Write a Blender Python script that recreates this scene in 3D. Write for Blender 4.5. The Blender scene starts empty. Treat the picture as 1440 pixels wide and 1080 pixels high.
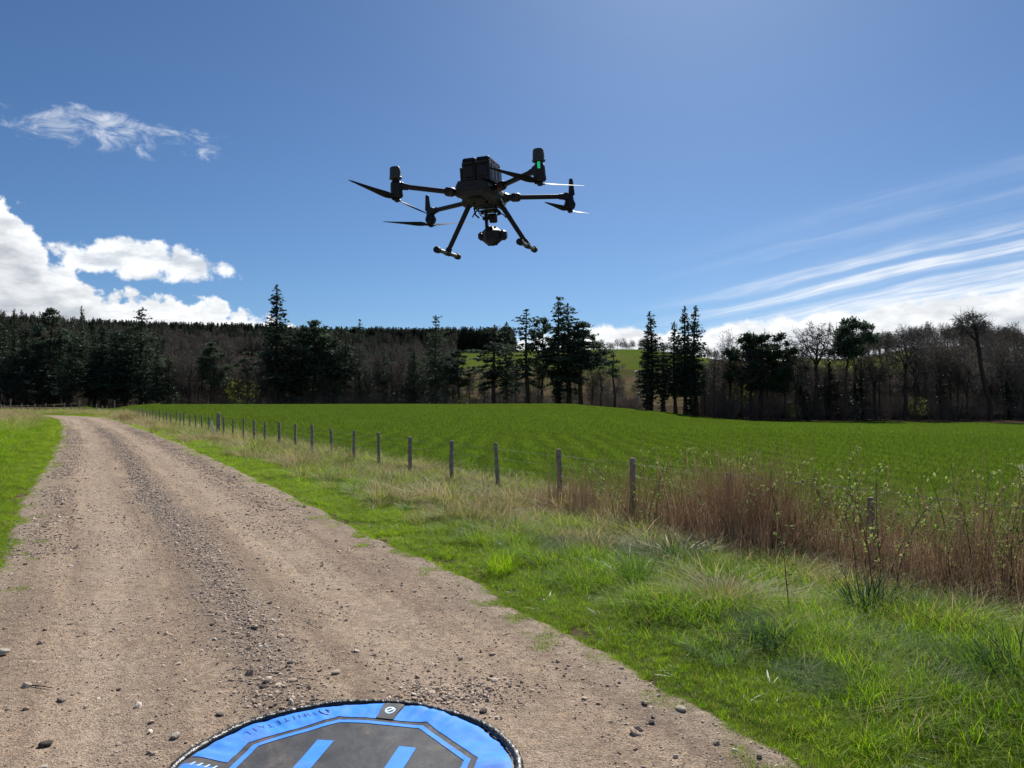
import bpy, math, random
import numpy as np
from mathutils import Vector, Matrix

S = bpy.context.scene
RNG = np.random.default_rng(11)
R = math.radians

# ------------------------------------------------------------------ camera, sky, sun, exposure
CAM_H = 1.7
cam = bpy.data.cameras.new('camera')
cam.lens, cam.sensor_width = 26.0, 36.0
cam.clip_start, cam.clip_end = 0.05, 6000
camo = bpy.data.objects.new('camera', cam)
camo.location = (0, 0, CAM_H)
camo.rotation_euler = (R(90 + 1.21), 0, 0)
S.collection.objects.link(camo)
S.camera = camo
S.view_settings.view_transform = 'Standard'
S.view_settings.look = 'None'
S.view_settings.exposure = 0.5
S.view_settings.gamma = 1.0
S.view_settings.use_curve_mapping = False

SUN_AZ, SUN_EL = 15.0, 40.0
sun = bpy.data.lights.new('sun', 'SUN')
sun.energy = 4.8
sun.angle = R(0.55)
sun.color = (1.0, 0.95, 0.87)
suno = bpy.data.objects.new('sun', sun)
sd = Vector((math.sin(R(SUN_AZ)) * math.cos(R(SUN_EL)), math.cos(R(SUN_AZ)) * math.cos(R(SUN_EL)), math.sin(R(SUN_EL))))
suno.rotation_euler = sd.to_track_quat('Z', 'Y').to_euler()
suno.location = (0, 0, 60)
S.collection.objects.link(suno)


class N:
    """a node socket with arithmetic"""
    def __init__(s, nt, k): s.nt, k_ = nt, k; s.k = k
    def m(s, op, b=None, c=None, clamp=False):
        n = s.nt.nodes.new('ShaderNodeMath'); n.operation = op; n.use_clamp = clamp
        for i, v in enumerate((s, b, c)):
            if v is None: continue
            if isinstance(v, N): s.nt.links.new(v.k, n.inputs[i])
            else: n.inputs[i].default_value = v
        return N(s.nt, n.outputs[0])
    def __add__(s, b): return s.m('ADD', b)
    __radd__ = __add__
    def __sub__(s, b): return s.m('SUBTRACT', b)
    def __rsub__(s, b): return (s * -1.0) + b
    def __mul__(s, b): return s.m('MULTIPLY', b)
    __rmul__ = __mul__
    def __truediv__(s, b): return s.m('DIVIDE', b)
    def step(s, a, b):          # smoothstep from a to b
        n = s.nt.nodes.new('ShaderNodeMapRange'); n.interpolation_type = 'SMOOTHSTEP'
        s.nt.links.new(s.k, n.inputs[0]); n.inputs[1].default_value = a; n.inputs[2].default_value = b
        return N(s.nt, n.outputs[0])
    def curve(s, pts, lo, hi):  # float curve over [lo, hi]; values in 0..1
        n = s.nt.nodes.new('ShaderNodeFloatCurve'); c = n.mapping.curves[0]
        pts = [((p[0] - lo) / (hi - lo), p[1]) for p in pts]
        while len(c.points) < len(pts): c.points.new(0.5, 0.5)
        for q, p in zip(c.points, pts): q.location = p; q.handle_type = 'AUTO_CLAMPED'
        n.mapping.use_clip = False; n.mapping.update()
        s.nt.links.new(((s - lo) / (hi - lo)).k, n.inputs['Value'])
        return N(s.nt, n.outputs[0])


def noise(nt, vec, scale, detail=4.0, rough=0.5, dist=0.0, color=False):
    n = nt.nodes.new('ShaderNodeTexNoise')
    n.inputs['Scale'].default_value = scale; n.inputs['Detail'].default_value = detail
    n.inputs['Roughness'].default_value = rough; n.inputs['Distortion'].default_value = dist
    if vec is not None: nt.links.new(vec.k if isinstance(vec, N) else vec, n.inputs['Vector'])
    return N(nt, n.outputs[1 if color else 0])


def combine(nt, x, y, z):
    n = nt.nodes.new('ShaderNodeCombineXYZ')
    for i, v in enumerate((x, y, z)):
        if isinstance(v, N): nt.links.new(v.k, n.inputs[i])
        else: n.inputs[i].default_value = v
    return N(nt, n.outputs[0])


def mix(nt, f, a, b, blend='MIX'):
    n = nt.nodes.new('ShaderNodeMix'); n.data_type = 'RGBA'; n.blend_type = blend
    for k, v in ((0, f), (6, a), (7, b)):
        if isinstance(v, N): nt.links.new(v.k, n.inputs[k])
        elif k == 0: n.inputs[0].default_value = v
        else: n.inputs[k].default_value = (*v, 1.0) if len(v) == 3 else v
    return N(nt, n.outputs[2])


def make_world():
    w = bpy.data.worlds.new('World'); S.world = w; w.use_nodes = True
    nt = w.node_tree; nt.nodes.clear()
    out = nt.nodes.new('ShaderNodeOutputWorld'); bg = nt.nodes.new('ShaderNodeBackground')
    nt.links.new(bg.outputs[0], out.inputs[0])
    sky = nt.nodes.new('ShaderNodeTexSky'); sky.sky_type = 'NISHITA'; sky.sun_disc = False
    sky.sun_elevation = R(SUN_EL); sky.sun_rotation = R(SUN_AZ)
    sky.air_density = 1.0; sky.dust_density = 1.0; sky.ozone_density = 8.0; sky.altitude = 1500
    STR = 0.056
    bg.inputs['Strength'].default_value = STR
    tc = nt.nodes.new('ShaderNodeTexCoord')
    gen = N(nt, tc.outputs['Generated'])
    sp = nt.nodes.new('ShaderNodeSeparateXYZ'); nt.links.new(gen.k, sp.inputs[0])
    x, y, z = (N(nt, sp.outputs[i]) for i in range(3))
    az = x.m('ARCTAN2', y) * (180 / math.pi)
    el = z.m('ARCSINE') * (180 / math.pi)
    big = noise(nt, gen, 9.0, 3.0, 0.5)
    edge = noise(nt, gen, 30.0, 8.0, 0.56)
    fine = noise(nt, gen, 70.0, 6.0, 0.62)
    shade = noise(nt, combine(nt, x * 1.0, y * 1.0, z * 2.6), 26.0, 6.0, 0.55)
    # low cumulus bank all the way round the horizon: its top, in degrees / 20
    top = [(-180, 6), (-140, 8), (-105, 5.5), (-75, 9), (-55, 11), (-43, 13.2), (-37, 13.2), (-34.2, 12.4), (-32.9, 10.6), (-30.8, 8.6), (-28.5, 7.8), (-26.6, 7.3), (-24, 7.2), (-21.5, 7.0),
           (-19, 6.4), (-17, 5.4), (-12, 4.9), (-6, 4.6), (0, 4.9), (5, 5.4), (8, 5.9), (11, 5.6), (14, 5.3), (17, 5.8), (20, 6.1), (25, 6.5), (30, 7.0), (35, 7.5), (42, 8.4), (60, 6.5), (100, 8), (140, 6), (180, 6)]
    h = az.curve([(a, b / 20) for a, b in top], -180, 180) * 20.0
    lf = az.step(2.0, -8.0) * 1.1 + 0.9
    dens = (h - el + (edge - 0.5) * 4.2 * lf * 0.62).step(0.0, 0.55)
    # the long flat cloud at the left, above the bank
    ca = (az + 26.9) / 5.9
    ce = (el - 9.55 - (az + 26.9) * -0.03) / 1.45
    c2 = (1.0 - ca * ca - ce * ce + (edge - 0.5) * 3.2).step(0.05, 0.55) * (ca * ca).step(1.9, 1.2)
    # higher torn wisp
    da = (az + 28.6) / 7.8
    de = (el - 17.8 + (az + 28.2) * 0.03) / 1.75
    wn = noise(nt, combine(nt, x * 1.0, y, z * 2.0), 26.0, 9.0, 0.64, 0.6)
    c3 = (0.55 - da * da * 0.75 - de * de + (wn - 0.5) * 4.2).step(0.0, 1.5) * (da * da).step(1.5, 0.9) * 0.82
    # scattered small clouds outside the view, so the rest of the sky carries on
    off = (az.m('ABSOLUTE')).step(45.0, 70.0)
    c4 = (big - 0.56 + (edge - 0.5) * 0.35).step(0.0, 0.12) * off * el.step(5.0, 10.0) * el.step(60.0, 35.0) * 0.85
    # cirrus streaks, right
    r = el - (az - 15.0) * 0.2 + (az - 15.0) * (az - 15.0) * 0.0016
    rw = r + (noise(nt, combine(nt, az * 0.02, r * 0.12, 3.0), 4.0, 3.0) - 0.5) * 1.3
    prof = rw.curve([(2, .75), (4.0, .72), (4.9, .6), (5.4, .35), (5.8, .12), (6.2, .62), (6.5, .75), (6.9, .28), (7.25, .08), (7.6, .40), (8.0, .30), (8.5, .06), (9.2, .04), (9.9, .12), (10.4, .03), (11.4, .07), (12.2, .01), (14, 0), (18, 0)], 2, 18)
    st = noise(nt, combine(nt, az * 0.055, rw * 1.15, 0.0), 3.0, 7.0, 0.60, 0.2)
    st2 = noise(nt, combine(nt, az * 0.22, r * 0.6, 5.0), 1.2, 3.0, 0.5)
    c5 = (prof * (st.step(0.12, 0.82) * 1.35 + 0.12) * (0.35 + st2 * 1.3)).m('MINIMUM', 0.84) * az.step(7.0, 24.0) * az.step(80.0, 50.0)
    # colours: sunlit cloud white, denser parts greyer; divided by the strength because the sky is physically scaled
    lum = shade.step(0.3, 0.68)
    rim = (h - el + (edge - 0.5) * 4.2 * lf * 0.62).step(3.4, 0.3)
    white = mix(nt, (lum * 0.55 + rim * 0.5).m('MINIMUM', 1.0), (0.36, 0.39, 0.43), (0.78, 0.79, 0.80))
    white2 = mix(nt, shade.step(0.25, 0.62), (0.43, 0.47, 0.52), (0.75, 0.77, 0.79))
    k = 1.0 / STR
    def scl(c):
        return mix(nt, 1.0, c, (k, k, k), 'MULTIPLY')
    sk = mix(nt, 1.0, N(nt, sky.outputs[0]), (0.93, 1.03, 1.05), 'MULTIPLY')
    col = mix(nt, c5, sk, scl(mix(nt, 0.0, (0.68, 0.71, 0.75), (1, 1, 1))))
    col = mix(nt, c4, col, scl(white2))
    col = mix(nt, c3, col, scl(mix(nt, 0.0, (0.62, 0.65, 0.70), (1, 1, 1))))
    col = mix(nt, c2, col, scl(white2))
    col = mix(nt, dens, col, scl(white))
    nt.links.new(col.k, bg.inputs[0])


make_world()

# ------------------------------------------------------------------ helpers
ROOT = S.collection


def link(o, parent=None):
    ROOT.objects.link(o)
    if parent is not None: o.parent = parent
    return o


def tag(o, label=None, cat=None, group=None, kind=None):
    if label: o['label'] = label
    if cat: o['category'] = cat
    if group: o['group'] = group
    if kind: o['kind'] = kind
    return o


def empty(name, loc=(0, 0, 0), rot=None):
    o = bpy.data.objects.new(name, None); o.empty_display_size = 0.2
    o.location = loc
    if rot is not None: o.rotation_euler = rot
    return link(o)


def mesh(name, V, F, mat=None, smooth=False):
    me = bpy.data.meshes.new(name)
    V = np.asarray(V, dtype=np.float32).reshape(-1, 3)
    if isinstance(F, np.ndarray):
        n, k = F.shape
        me.vertices.add(len(V)); me.vertices.foreach_set('co', V.ravel())
        me.loops.add(n * k); me.loops.foreach_set('vertex_index', F.astype(np.int32).ravel())
        me.polygons.add(n); me.polygons.foreach_set('loop_start', np.arange(0, n * k, k, dtype=np.int32))
        me.polygons.foreach_set('loop_total', np.full(n, k, dtype=np.int32))
        me.update(calc_edges=True); me.validate()
    else:
        me.from_pydata(V.tolist(), [], F)
    if mat:
        me.materials.append(mat)
    if smooth: me.polygons.foreach_set('use_smooth', np.ones(len(me.polygons), dtype=bool))
    return me


def obj(name, me, parent=None, loc=None):
    o = bpy.data.objects.new(name, me)
    if loc is not None: o.location = loc
    return link(o, parent)


class MB:
    """collects solids into one mesh"""
    def __init__(s): s.V, s.F = [], []
    def add(s, V, F):
        b = len(s.V); s.V += [tuple(map(float, v)) for v in V]; s.F += [tuple(int(i) + b for i in f) for f in F]; return s
    def box(s, c, d, bev=0.0, M=None, taper=(1, 1)):
        x, y, z = d[0] / 2, d[1] / 2, d[2] / 2
        b = min(bev, x * .95, y * .95, z * .95)
        if b <= 0:
            V = [(sx * x * (taper[0] if sz > 0 else 1), sy * y * (taper[1] if sz > 0 else 1), sz * z) for sz in (-1, 1) for sx, sy in ((-1, -1), (1, -1), (1, 1), (-1, 1))]
            F = [(3, 2, 1, 0), (4, 5, 6, 7), (0, 1, 5, 4), (1, 2, 6, 5), (2, 3, 7, 6), (3, 0, 4, 7)]
        else:
            V, F = [], []
            lv = [(-z, b), (-z + b, 0), (z - b, 0), (z, b)]
            for zz, i in lv:
                tx = taper[0] if zz > 0 else 1; ty = taper[1] if zz > 0 else 1
                X, Y = x * tx - i, y * ty - i; c_ = b
                V += [(-X + c_, -Y, zz), (X - c_, -Y, zz), (X, -Y + c_, zz), (X, Y - c_, zz), (X - c_, Y, zz), (-X + c_, Y, zz), (-X, Y - c_, zz), (-X, -Y + c_, zz)]
            F.append(tuple(range(7, -1, -1))); F.append(tuple(range(24, 32)))
            for k in range(3):
                for i in range(8):
                    j = (i + 1) % 8; F.append((k * 8 + i, k * 8 + j, k * 8 + 8 + j, k * 8 + 8 + i))
        c = Vector(c)
        V = [(M @ Vector(v) if M is not None else Vector(v)) + c for v in V]
        return s.add(V, F)
    def tube(s, pts, rad, n=10, cap=True, flat=1.0):
        pts = [Vector(p) for p in pts]
        if not hasattr(rad, '__len__'): rad = [rad] * len(pts)
        V, F = [], []; prev = None
        for i, p in enumerate(pts):
            t = (pts[min(i + 1, len(pts) - 1)] - pts[max(i - 1, 0)])
            t = t.normalized() if t.length > 1e-9 else Vector((0, 0, 1))
            if prev is None:
                a = t.orthogonal().normalized()
            else:
                a = prev - t * prev.dot(t); a = a.normalized() if a.length > 1e-6 else t.orthogonal().normalized()
            prev = a; b = t.cross(a)
            for k in range(n):
                an = 2 * math.pi * k / n
                V.append(p + (a * math.cos(an) + b * math.sin(an) * flat) * rad[i])
        for i in range(len(pts) - 1):
            for k in range(n):
                j = (k + 1) % n; F.append((i * n + k, i * n + j, i * n + n + j, i * n + n + k))
        if cap:
            F.append(tuple(range(n - 1, -1, -1))); F.append(tuple((len(pts) - 1) * n + k for k in range(n)))
        return s.add(V, F)
    def lathe(s, prof, c=(0, 0, 0), n=16, M=None):   # prof: (radius, z)
        V, F = [], []
        for r, z in prof:
            for k in range(n):
                an = 2 * math.pi * k / n; v = Vector((r * math.cos(an), r * math.sin(an), z))
                V.append((M @ v if M is not None else v) + Vector(c))
        for i in range(len(prof) - 1):
            for k in range(n):
                j = (k + 1) % n; F.append((i * n + k, i * n + j, i * n + n + j, i * n + n + k))
        F.append(tuple(range(n - 1, -1, -1))); F.append(tuple((len(prof) - 1) * n + k for k in range(n)))
        return s.add(V, F)
    def build(s, name, mat, parent=None, smooth=False, loc=None):
        me = mesh(name, s.V, s.F, mat, smooth)
        if smooth:
            try: me.set_sharp_from_angle(angle=R(35))
            except Exception: pass
        return obj(name, me, parent, loc)


def hash2(ix, iy, seed):
    h = (ix.astype(np.int64) * 374761393 + iy.astype(np.int64) * 668265263 + seed * 974711) & 0xffffffff
    h = ((h ^ (h >> 13)) * 1274126177) & 0xffffffff
    return ((h ^ (h >> 16)) & 0xffff) / 65535.0


def vn(x, y, sc, seed=0, oct=1):
    """value noise, -1..1"""
    x = np.asarray(x, float) / sc; y = np.asarray(y, float) / sc
    tot = 0; amp = 1; nrm = 0
    for o in range(oct):
        ix, iy = np.floor(x), np.floor(y); fx, fy = x - ix, y - iy
        fx = fx * fx * (3 - 2 * fx); fy = fy * fy * (3 - 2 * fy)
        a, b = hash2(ix, iy, seed + o), hash2(ix + 1, iy, seed + o)
        c, d = hash2(ix, iy + 1, seed + o), hash2(ix + 1, iy + 1, seed + o)
        tot = tot + amp * ((a * (1 - fx) + b * fx) * (1 - fy) + (c * (1 - fx) + d * fx) * fy); nrm += amp
        x, y, amp = x * 2.03 + 7.1, y * 2.03 + 3.3, amp * 0.5
    return tot / nrm * 2 - 1


def ss(a, b, v):
    t = np.clip((np.asarray(v, float) - a) / (b - a), 0, 1); return t * t * (3 - 2 * t)


# ------------------------------------------------------------------ materials
def new_mat(name):
    m = bpy.data.materials.new(name); m.use_nodes = True
    nt = m.node_tree; nt.nodes.clear()
    out = nt.nodes.new('ShaderNodeOutputMaterial')
    return m, nt, out


def pbr(name, col, rough=0.6, metal=0.0, var=0.25, vscale=8.0, bump=0.0, bscale=60.0, spec=0.4, coords='Object', col2=None, emit=None, dust=0.0):
    m, nt, out = new_mat(name)
    p = nt.nodes.new('ShaderNodeBsdfPrincipled'); nt.links.new(p.outputs[0], out.inputs[0])
    tc = nt.nodes.new('ShaderNodeTexCoord'); v = N(nt, tc.outputs[coords])
    f = noise(nt, v, vscale, 5.0, 0.6).step(0.3, 0.7)
    d = col2 or tuple(c * (1 - var) for c in col)
    hi = tuple(min(1, c * (1 + var)) for c in col) if col2 is None else col
    base = mix(nt, f, d, hi)
    if dust:
        dn = noise(nt, v, 2.6, 7.0, 0.68, 0.5).step(0.50, 0.78) * 0.75 + noise(nt, v, 60.0, 4.0, 0.7).step(0.60, 0.72) * 0.5
        base = mix(nt, (dn * dust).m('MINIMUM', 0.8), base, (0.36, 0.29, 0.22))
    nt.links.new(base.k, p.inputs['Base Color'])
    p.inputs['Roughness'].default_value = rough; p.inputs['Metallic'].default_value = metal
    p.inputs['Specular IOR Level'].default_value = spec
    if bump > 0:
        b = nt.nodes.new('ShaderNodeBump'); b.inputs['Strength'].default_value = 1.0; b.inputs['Distance'].default_value = bump
        nt.links.new(noise(nt, v, bscale, 4.0, 0.6).k, b.inputs['Height']); nt.links.new(b.outputs[0], p.inputs['Normal'])
    if emit:
        p.inputs['Emission Color'].default_value = (*emit[0], 1); p.inputs['Emission Strength'].default_value = emit[1]
    return m


def leaf_mat(name, a, b, trans=0.45, tcol=None, gloss=0.12, patch=None, pscale=0.4, rough=0.45, c3=None, rw=0.45):
    """thin leaf: diffuse + light passing through + a little gloss; a..b varies per instance"""
    m, nt, out = new_mat(name)
    oi = nt.nodes.new('ShaderNodeObjectInfo'); rnd = N(nt, oi.outputs['Random'])
    geo = nt.nodes.new('ShaderNodeNewGeometry'); pos = N(nt, geo.outputs['Position'])
    fn = noise(nt, pos, pscale, 3.0, 0.55)
    isl = N(nt, geo.outputs['Random Per Island'])
    f = (rnd * rw + isl * 0.35 + (fn - 0.5) * 1.5 + 0.1).m('MINIMUM', 1.0, clamp=True)
    col = mix(nt, f, a, b)
    if c3: col = mix(nt, isl.step(0.86, 0.94), col, c3)
    if patch: col = mix(nt, noise(nt, pos, pscale * 2.7, 4.0, 0.6).step(0.52, 0.68), col, patch)
    df = nt.nodes.new('ShaderNodeBsdfDiffuse'); tr = nt.nodes.new('ShaderNodeBsdfTranslucent')
    nt.links.new(col.k, df.inputs[0])
    tc = mix(nt, 1.0, col, tcol or (1.0, 1.0, 1.0), 'MULTIPLY')
    nt.links.new(tc.k, tr.inputs[0])
    ms = nt.nodes.new('ShaderNodeMixShader'); ms.inputs[0].default_value = trans
    nt.links.new(df.outputs[0], ms.inputs[1]); nt.links.new(tr.outputs[0], ms.inputs[2])
    gl = nt.nodes.new('ShaderNodeBsdfGlossy'); gl.inputs['Roughness'].default_value = rough
    gl.inputs[0].default_value = (0.35, 0.36, 0.36, 1)
    m2 = nt.nodes.new('ShaderNodeMixShader')
    fr = nt.nodes.new('ShaderNodeFresnel'); fr.inputs[0].default_value = 1.4
    nt.links.new((N(nt, fr.outputs[0]) * gloss * 2.0).m('MINIMUM', 0.16).k, m2.inputs[0])
    nt.links.new(ms.outputs[0], m2.inputs[1]); nt.links.new(gl.outputs[0], m2.inputs[2])
    nt.links.new(m2.outputs[0], out.inputs[0])
    return m


M = {}
M['grass'] = leaf_mat('fresh_grass', (0.100, 0.190, 0.008), (0.245, 0.365, 0.018), 0.55, (1.5, 1.65, 0.8), 0.02, None, 0.9, 0.5, (0.26, 0.22, 0.09))
M['grass_blue'] = leaf_mat('bluish_grass', (0.085, 0.14, 0.065), (0.17, 0.24, 0.125), 0.4, (1.2, 1.3, 1.0), 0.02, None, 1.5, 0.5)
M['dry'] = leaf_mat('dry_grass', (0.33, 0.275, 0.150), (0.60, 0.52, 0.33), 0.4, (1.1, 1.0, 0.85), 0.02, None, 0.8, 0.5, (0.10, 0.14, 0.035))
M['dry_mix'] = leaf_mat('rough_mixed_grass', (0.10, 0.12, 0.035), (0.40, 0.33, 0.18), 0.4, (1.2, 1.2, 0.8), 0.03, None, 0.8, 0.5)
M['rush'] = leaf_mat('stiff_dark_blade', (0.022, 0.058, 0.030), (0.05, 0.105, 0.055), 0.25, (1.2, 1.4, 1.0), 0.015, None, 1.5, 0.5)
M['stem'] = leaf_mat('dead_stem', (0.32, 0.21, 0.14), (0.80, 0.63, 0.47), 0.45, None, 0.03, None, 1.0, 0.6)
M['briar_stem'] = pbr('briar_bark', (0.10, 0.055, 0.035), 0.6, var=0.4, vscale=20)
M['briar_leaf'] = leaf_mat('briar_leaf', (0.16, 0.22, 0.075), (0.30, 0.36, 0.15), 0.45, (1.2, 1.2, 0.9), 0.02, None, 2.0)
M['dock_leaf'] = leaf_mat('broad_leaf', (0.05, 0.12, 0.015), (0.09, 0.17, 0.02), 0.45, (1.3, 1.5, 0.8), 0.15, None, 2.0)
M['crop'] = leaf_mat('cereal_leaf', (0.108, 0.172, 0.026), (0.138, 0.202, 0.034), 0.45, (1.15, 1.2, 0.6), 0.012, None, 0.05, 0.55, None, 0.08)
M['needle'] = leaf_mat('conifer_needles', (0.042, 0.068, 0.046), (0.100, 0.136, 0.084), 0.33, None, 0.05, None, 0.15, 0.6)
M['ivy'] = leaf_mat('ivy_leaf', (0.034, 0.056, 0.034), (0.06, 0.09, 0.046), 0.25, None, 0.1, None, 0.15, 0.5)
M['far_needle'] = leaf_mat('plantation_needles', (0.048, 0.062, 0.042), (0.088, 0.100, 0.064), 0.25, None, 0.04, None, 0.05, 0.6)
M['bark'] = pbr('bark', (0.060, 0.050, 0.042), 0.9, var=0.35, vscale=2.0, spec=0.1)
M['bark_brown'] = pbr('pine_bark', (0.085, 0.058, 0.042), 0.9, var=0.4, vscale=2.0, spec=0.1)
M['twig'] = pbr('twig_bark', (0.135, 0.117, 0.100), 0.9, var=0.3, vscale=0.6, spec=0.1)
M['twig_grey'] = pbr('grey_twig_bark', (0.15, 0.135, 0.122), 0.9, var=0.3, vscale=0.6, spec=0.1)
M['bud_leaf'] = leaf_mat('opening_buds', (0.10, 0.13, 0.03), (0.17, 0.20, 0.05), 0.45, (1.2, 1.2, 0.8), 0.05, None, 0.3)
M['post'] = pbr('weathered_post', (0.36, 0.32, 0.27), 0.85, col2=(0.17, 0.15, 0.13), vscale=14, bump=0.004, bscale=50, spec=0.15)
M['post_end'] = pbr('post_end_grain', (0.30, 0.26, 0.21), 0.85, var=0.3, vscale=30, spec=0.15)
M['wire'] = pbr('galvanised_wire', (0.22, 0.22, 0.22), 0.45, 0.8, var=0.2)
M['white_wood'] = pbr('pale_board', (0.68, 0.66, 0.60), 0.7, var=0.15, vscale=10)
M['plastic'] = pbr('black_plastic', (0.007, 0.0075, 0.009), 0.5, var=0.3, vscale=30, bump=0.0003, bscale=400)
M['carbon'] = pbr('carbon_tube', (0.006, 0.0065, 0.0075), 0.4, var=0.25, vscale=60)
M['shell'] = pbr('charcoal_shell', (0.0125, 0.0135, 0.016), 0.5, var=0.2, vscale=25, bump=0.0003, bscale=300)
M['cap_grey'] = pbr('grey_antenna_cap', (0.042, 0.048, 0.046), 0.5, var=0.15, vscale=40)
M['skid'] = pbr('grey_skid_tube', (0.07, 0.075, 0.062), 0.4, var=0.2, vscale=30)
M['rubber'] = pbr('black_rubber', (0.011, 0.011, 0.011), 0.7, var=0.2)
M['prop'] = pbr('propeller_blade', (0.010, 0.0105, 0.012), 0.6, var=0.2, vscale=30, spec=0.10)
M['glass'] = pbr('lens_glass', (0.006, 0.007, 0.012), 0.05, var=0.1, spec=0.8)
M['red'] = pbr('red_mark', (0.16, 0.03, 0.025), 0.5, var=0.1)
M['led'] = pbr('green_status_light', (0.02, 0.5, 0.25), 0.3, var=0.05, emit=((0.03, 0.9, 0.42), 0.22))
M['pad_blue'] = pbr('blue_nylon', (0.050, 0.270, 0.92), 0.62, var=0.08, vscale=14, bump=0.0022, bscale=24, spec=0.14, dust=0.5)
M['pad_grey'] = pbr('charcoal_nylon', (0.060, 0.062, 0.068), 0.5, var=0.22, vscale=9, bump=0.0022, bscale=20, spec=0.14, dust=0.6)
M['pad_rim'] = pbr('black_binding', (0.012, 0.012, 0.013), 0.36, var=0.3, vscale=30, bump=0.006, bscale=45, spec=0.5)
M['pad_pale'] = pbr('pale_print', (0.50, 0.66, 0.86), 0.5, var=0.1)
M['pad_text'] = pbr('dark_blue_print', (0.022, 0.06, 0.20), 0.5, var=0.15)
M['stone'] = pbr('road_stone', (0.30, 0.25, 0.205), 0.85, var=0.45, vscale=9, bump=0.003, bscale=60, spec=0.2)
M['stone_pale'] = pbr('pale_stone', (0.50, 0.44, 0.37), 0.85, var=0.3, vscale=12, bump=0.003, bscale=60, spec=0.2)
M['stone_dark'] = pbr('dark_stone', (0.085, 0.07, 0.06), 0.85, var=0.3, vscale=12, bump=0.003, bscale=60, spec=0.2)


def stone_rand():
    m, nt, out = new_mat('loose_gravel')
    p = nt.nodes.new('ShaderNodeBsdfPrincipled'); nt.links.new(p.outputs[0], out.inputs[0])
    oi = nt.nodes.new('ShaderNodeObjectInfo'); r = N(nt, oi.outputs['Random'])
    cr = nt.nodes.new('ShaderNodeValToRGB'); nt.links.new(r.k, cr.inputs[0])
    e = cr.color_ramp.elements; e[0].position = 0; e[0].color = (0.20, 0.165, 0.14, 1); e[1].position = 1; e[1].color = (0.66, 0.58, 0.49, 1)
    for ps, c in ((0.35, (0.35, 0.27, 0.21, 1)), (0.75, (0.50, 0.395, 0.305, 1))):
        k = e.new(ps); k.color = c
    nt.links.new(cr.outputs[0], p.inputs['Base Color']); p.inputs['Roughness'].default_value = 0.85
    p.inputs['Specular IOR Level'].default_value = 0.2
    return m


M['gravel'] = stone_rand()


def ground_mat(name, c1, c2, c3=None, scale=1.2, bump=0.03, bscale=9.0, rough=0.95, far=None):
    m, nt, out = new_mat(name)
    p = nt.nodes.new('ShaderNodeBsdfPrincipled'); nt.links.new(p.outputs[0], out.inputs[0])
    geo = nt.nodes.new('ShaderNodeNewGeometry'); pos = N(nt, geo.outputs['Position'])
    col = mix(nt, noise(nt, pos, scale, 6.0, 0.65).step(0.35, 0.65), c1, c2)
    if c3: col = mix(nt, noise(nt, pos, scale * 0.13, 4.0, 0.6).step(0.48, 0.62), col, c3)
    nt.links.new(col.k, p.inputs['Base Color'])
    p.inputs['Roughness'].default_value = rough; p.inputs['Specular IOR Level'].default_value = 0.0
    b = nt.nodes.new('ShaderNodeBump'); b.inputs['Distance'].default_value = bump
    nt.links.new(noise(nt, pos, bscale, 5.0, 0.65).k, b.inputs['Height']); nt.links.new(b.outputs[0], p.inputs['Normal'])
    return m


M['verge'] = ground_mat('verge_soil', (0.060, 0.046, 0.028), (0.13, 0.105, 0.062), (0.075, 0.070, 0.026), 5.0)
M['field'] = ground_mat('crop_ground', (0.046, 0.082, 0.010), (0.058, 0.096, 0.013), (0.052, 0.09, 0.012), 0.6, 0.05, 3.0)
M['litter'] = ground_mat('leaf_litter', (0.035, 0.026, 0.019), (0.07, 0.052, 0.035), (0.045, 0.042, 0.022), 0.5)
M['scrub'] = ground_mat('scrub_slope', (0.062, 0.050, 0.028), (0.115, 0.09, 0.05), (0.06, 0.065, 0.025), 0.12, 0.3, 0.5)
M['pasture'] = ground_mat('pasture_grass', (0.075, 0.108, 0.020), (0.088, 0.120, 0.024), (0.095, 0.115, 0.028), 0.05, 0.1, 0.5)


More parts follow.
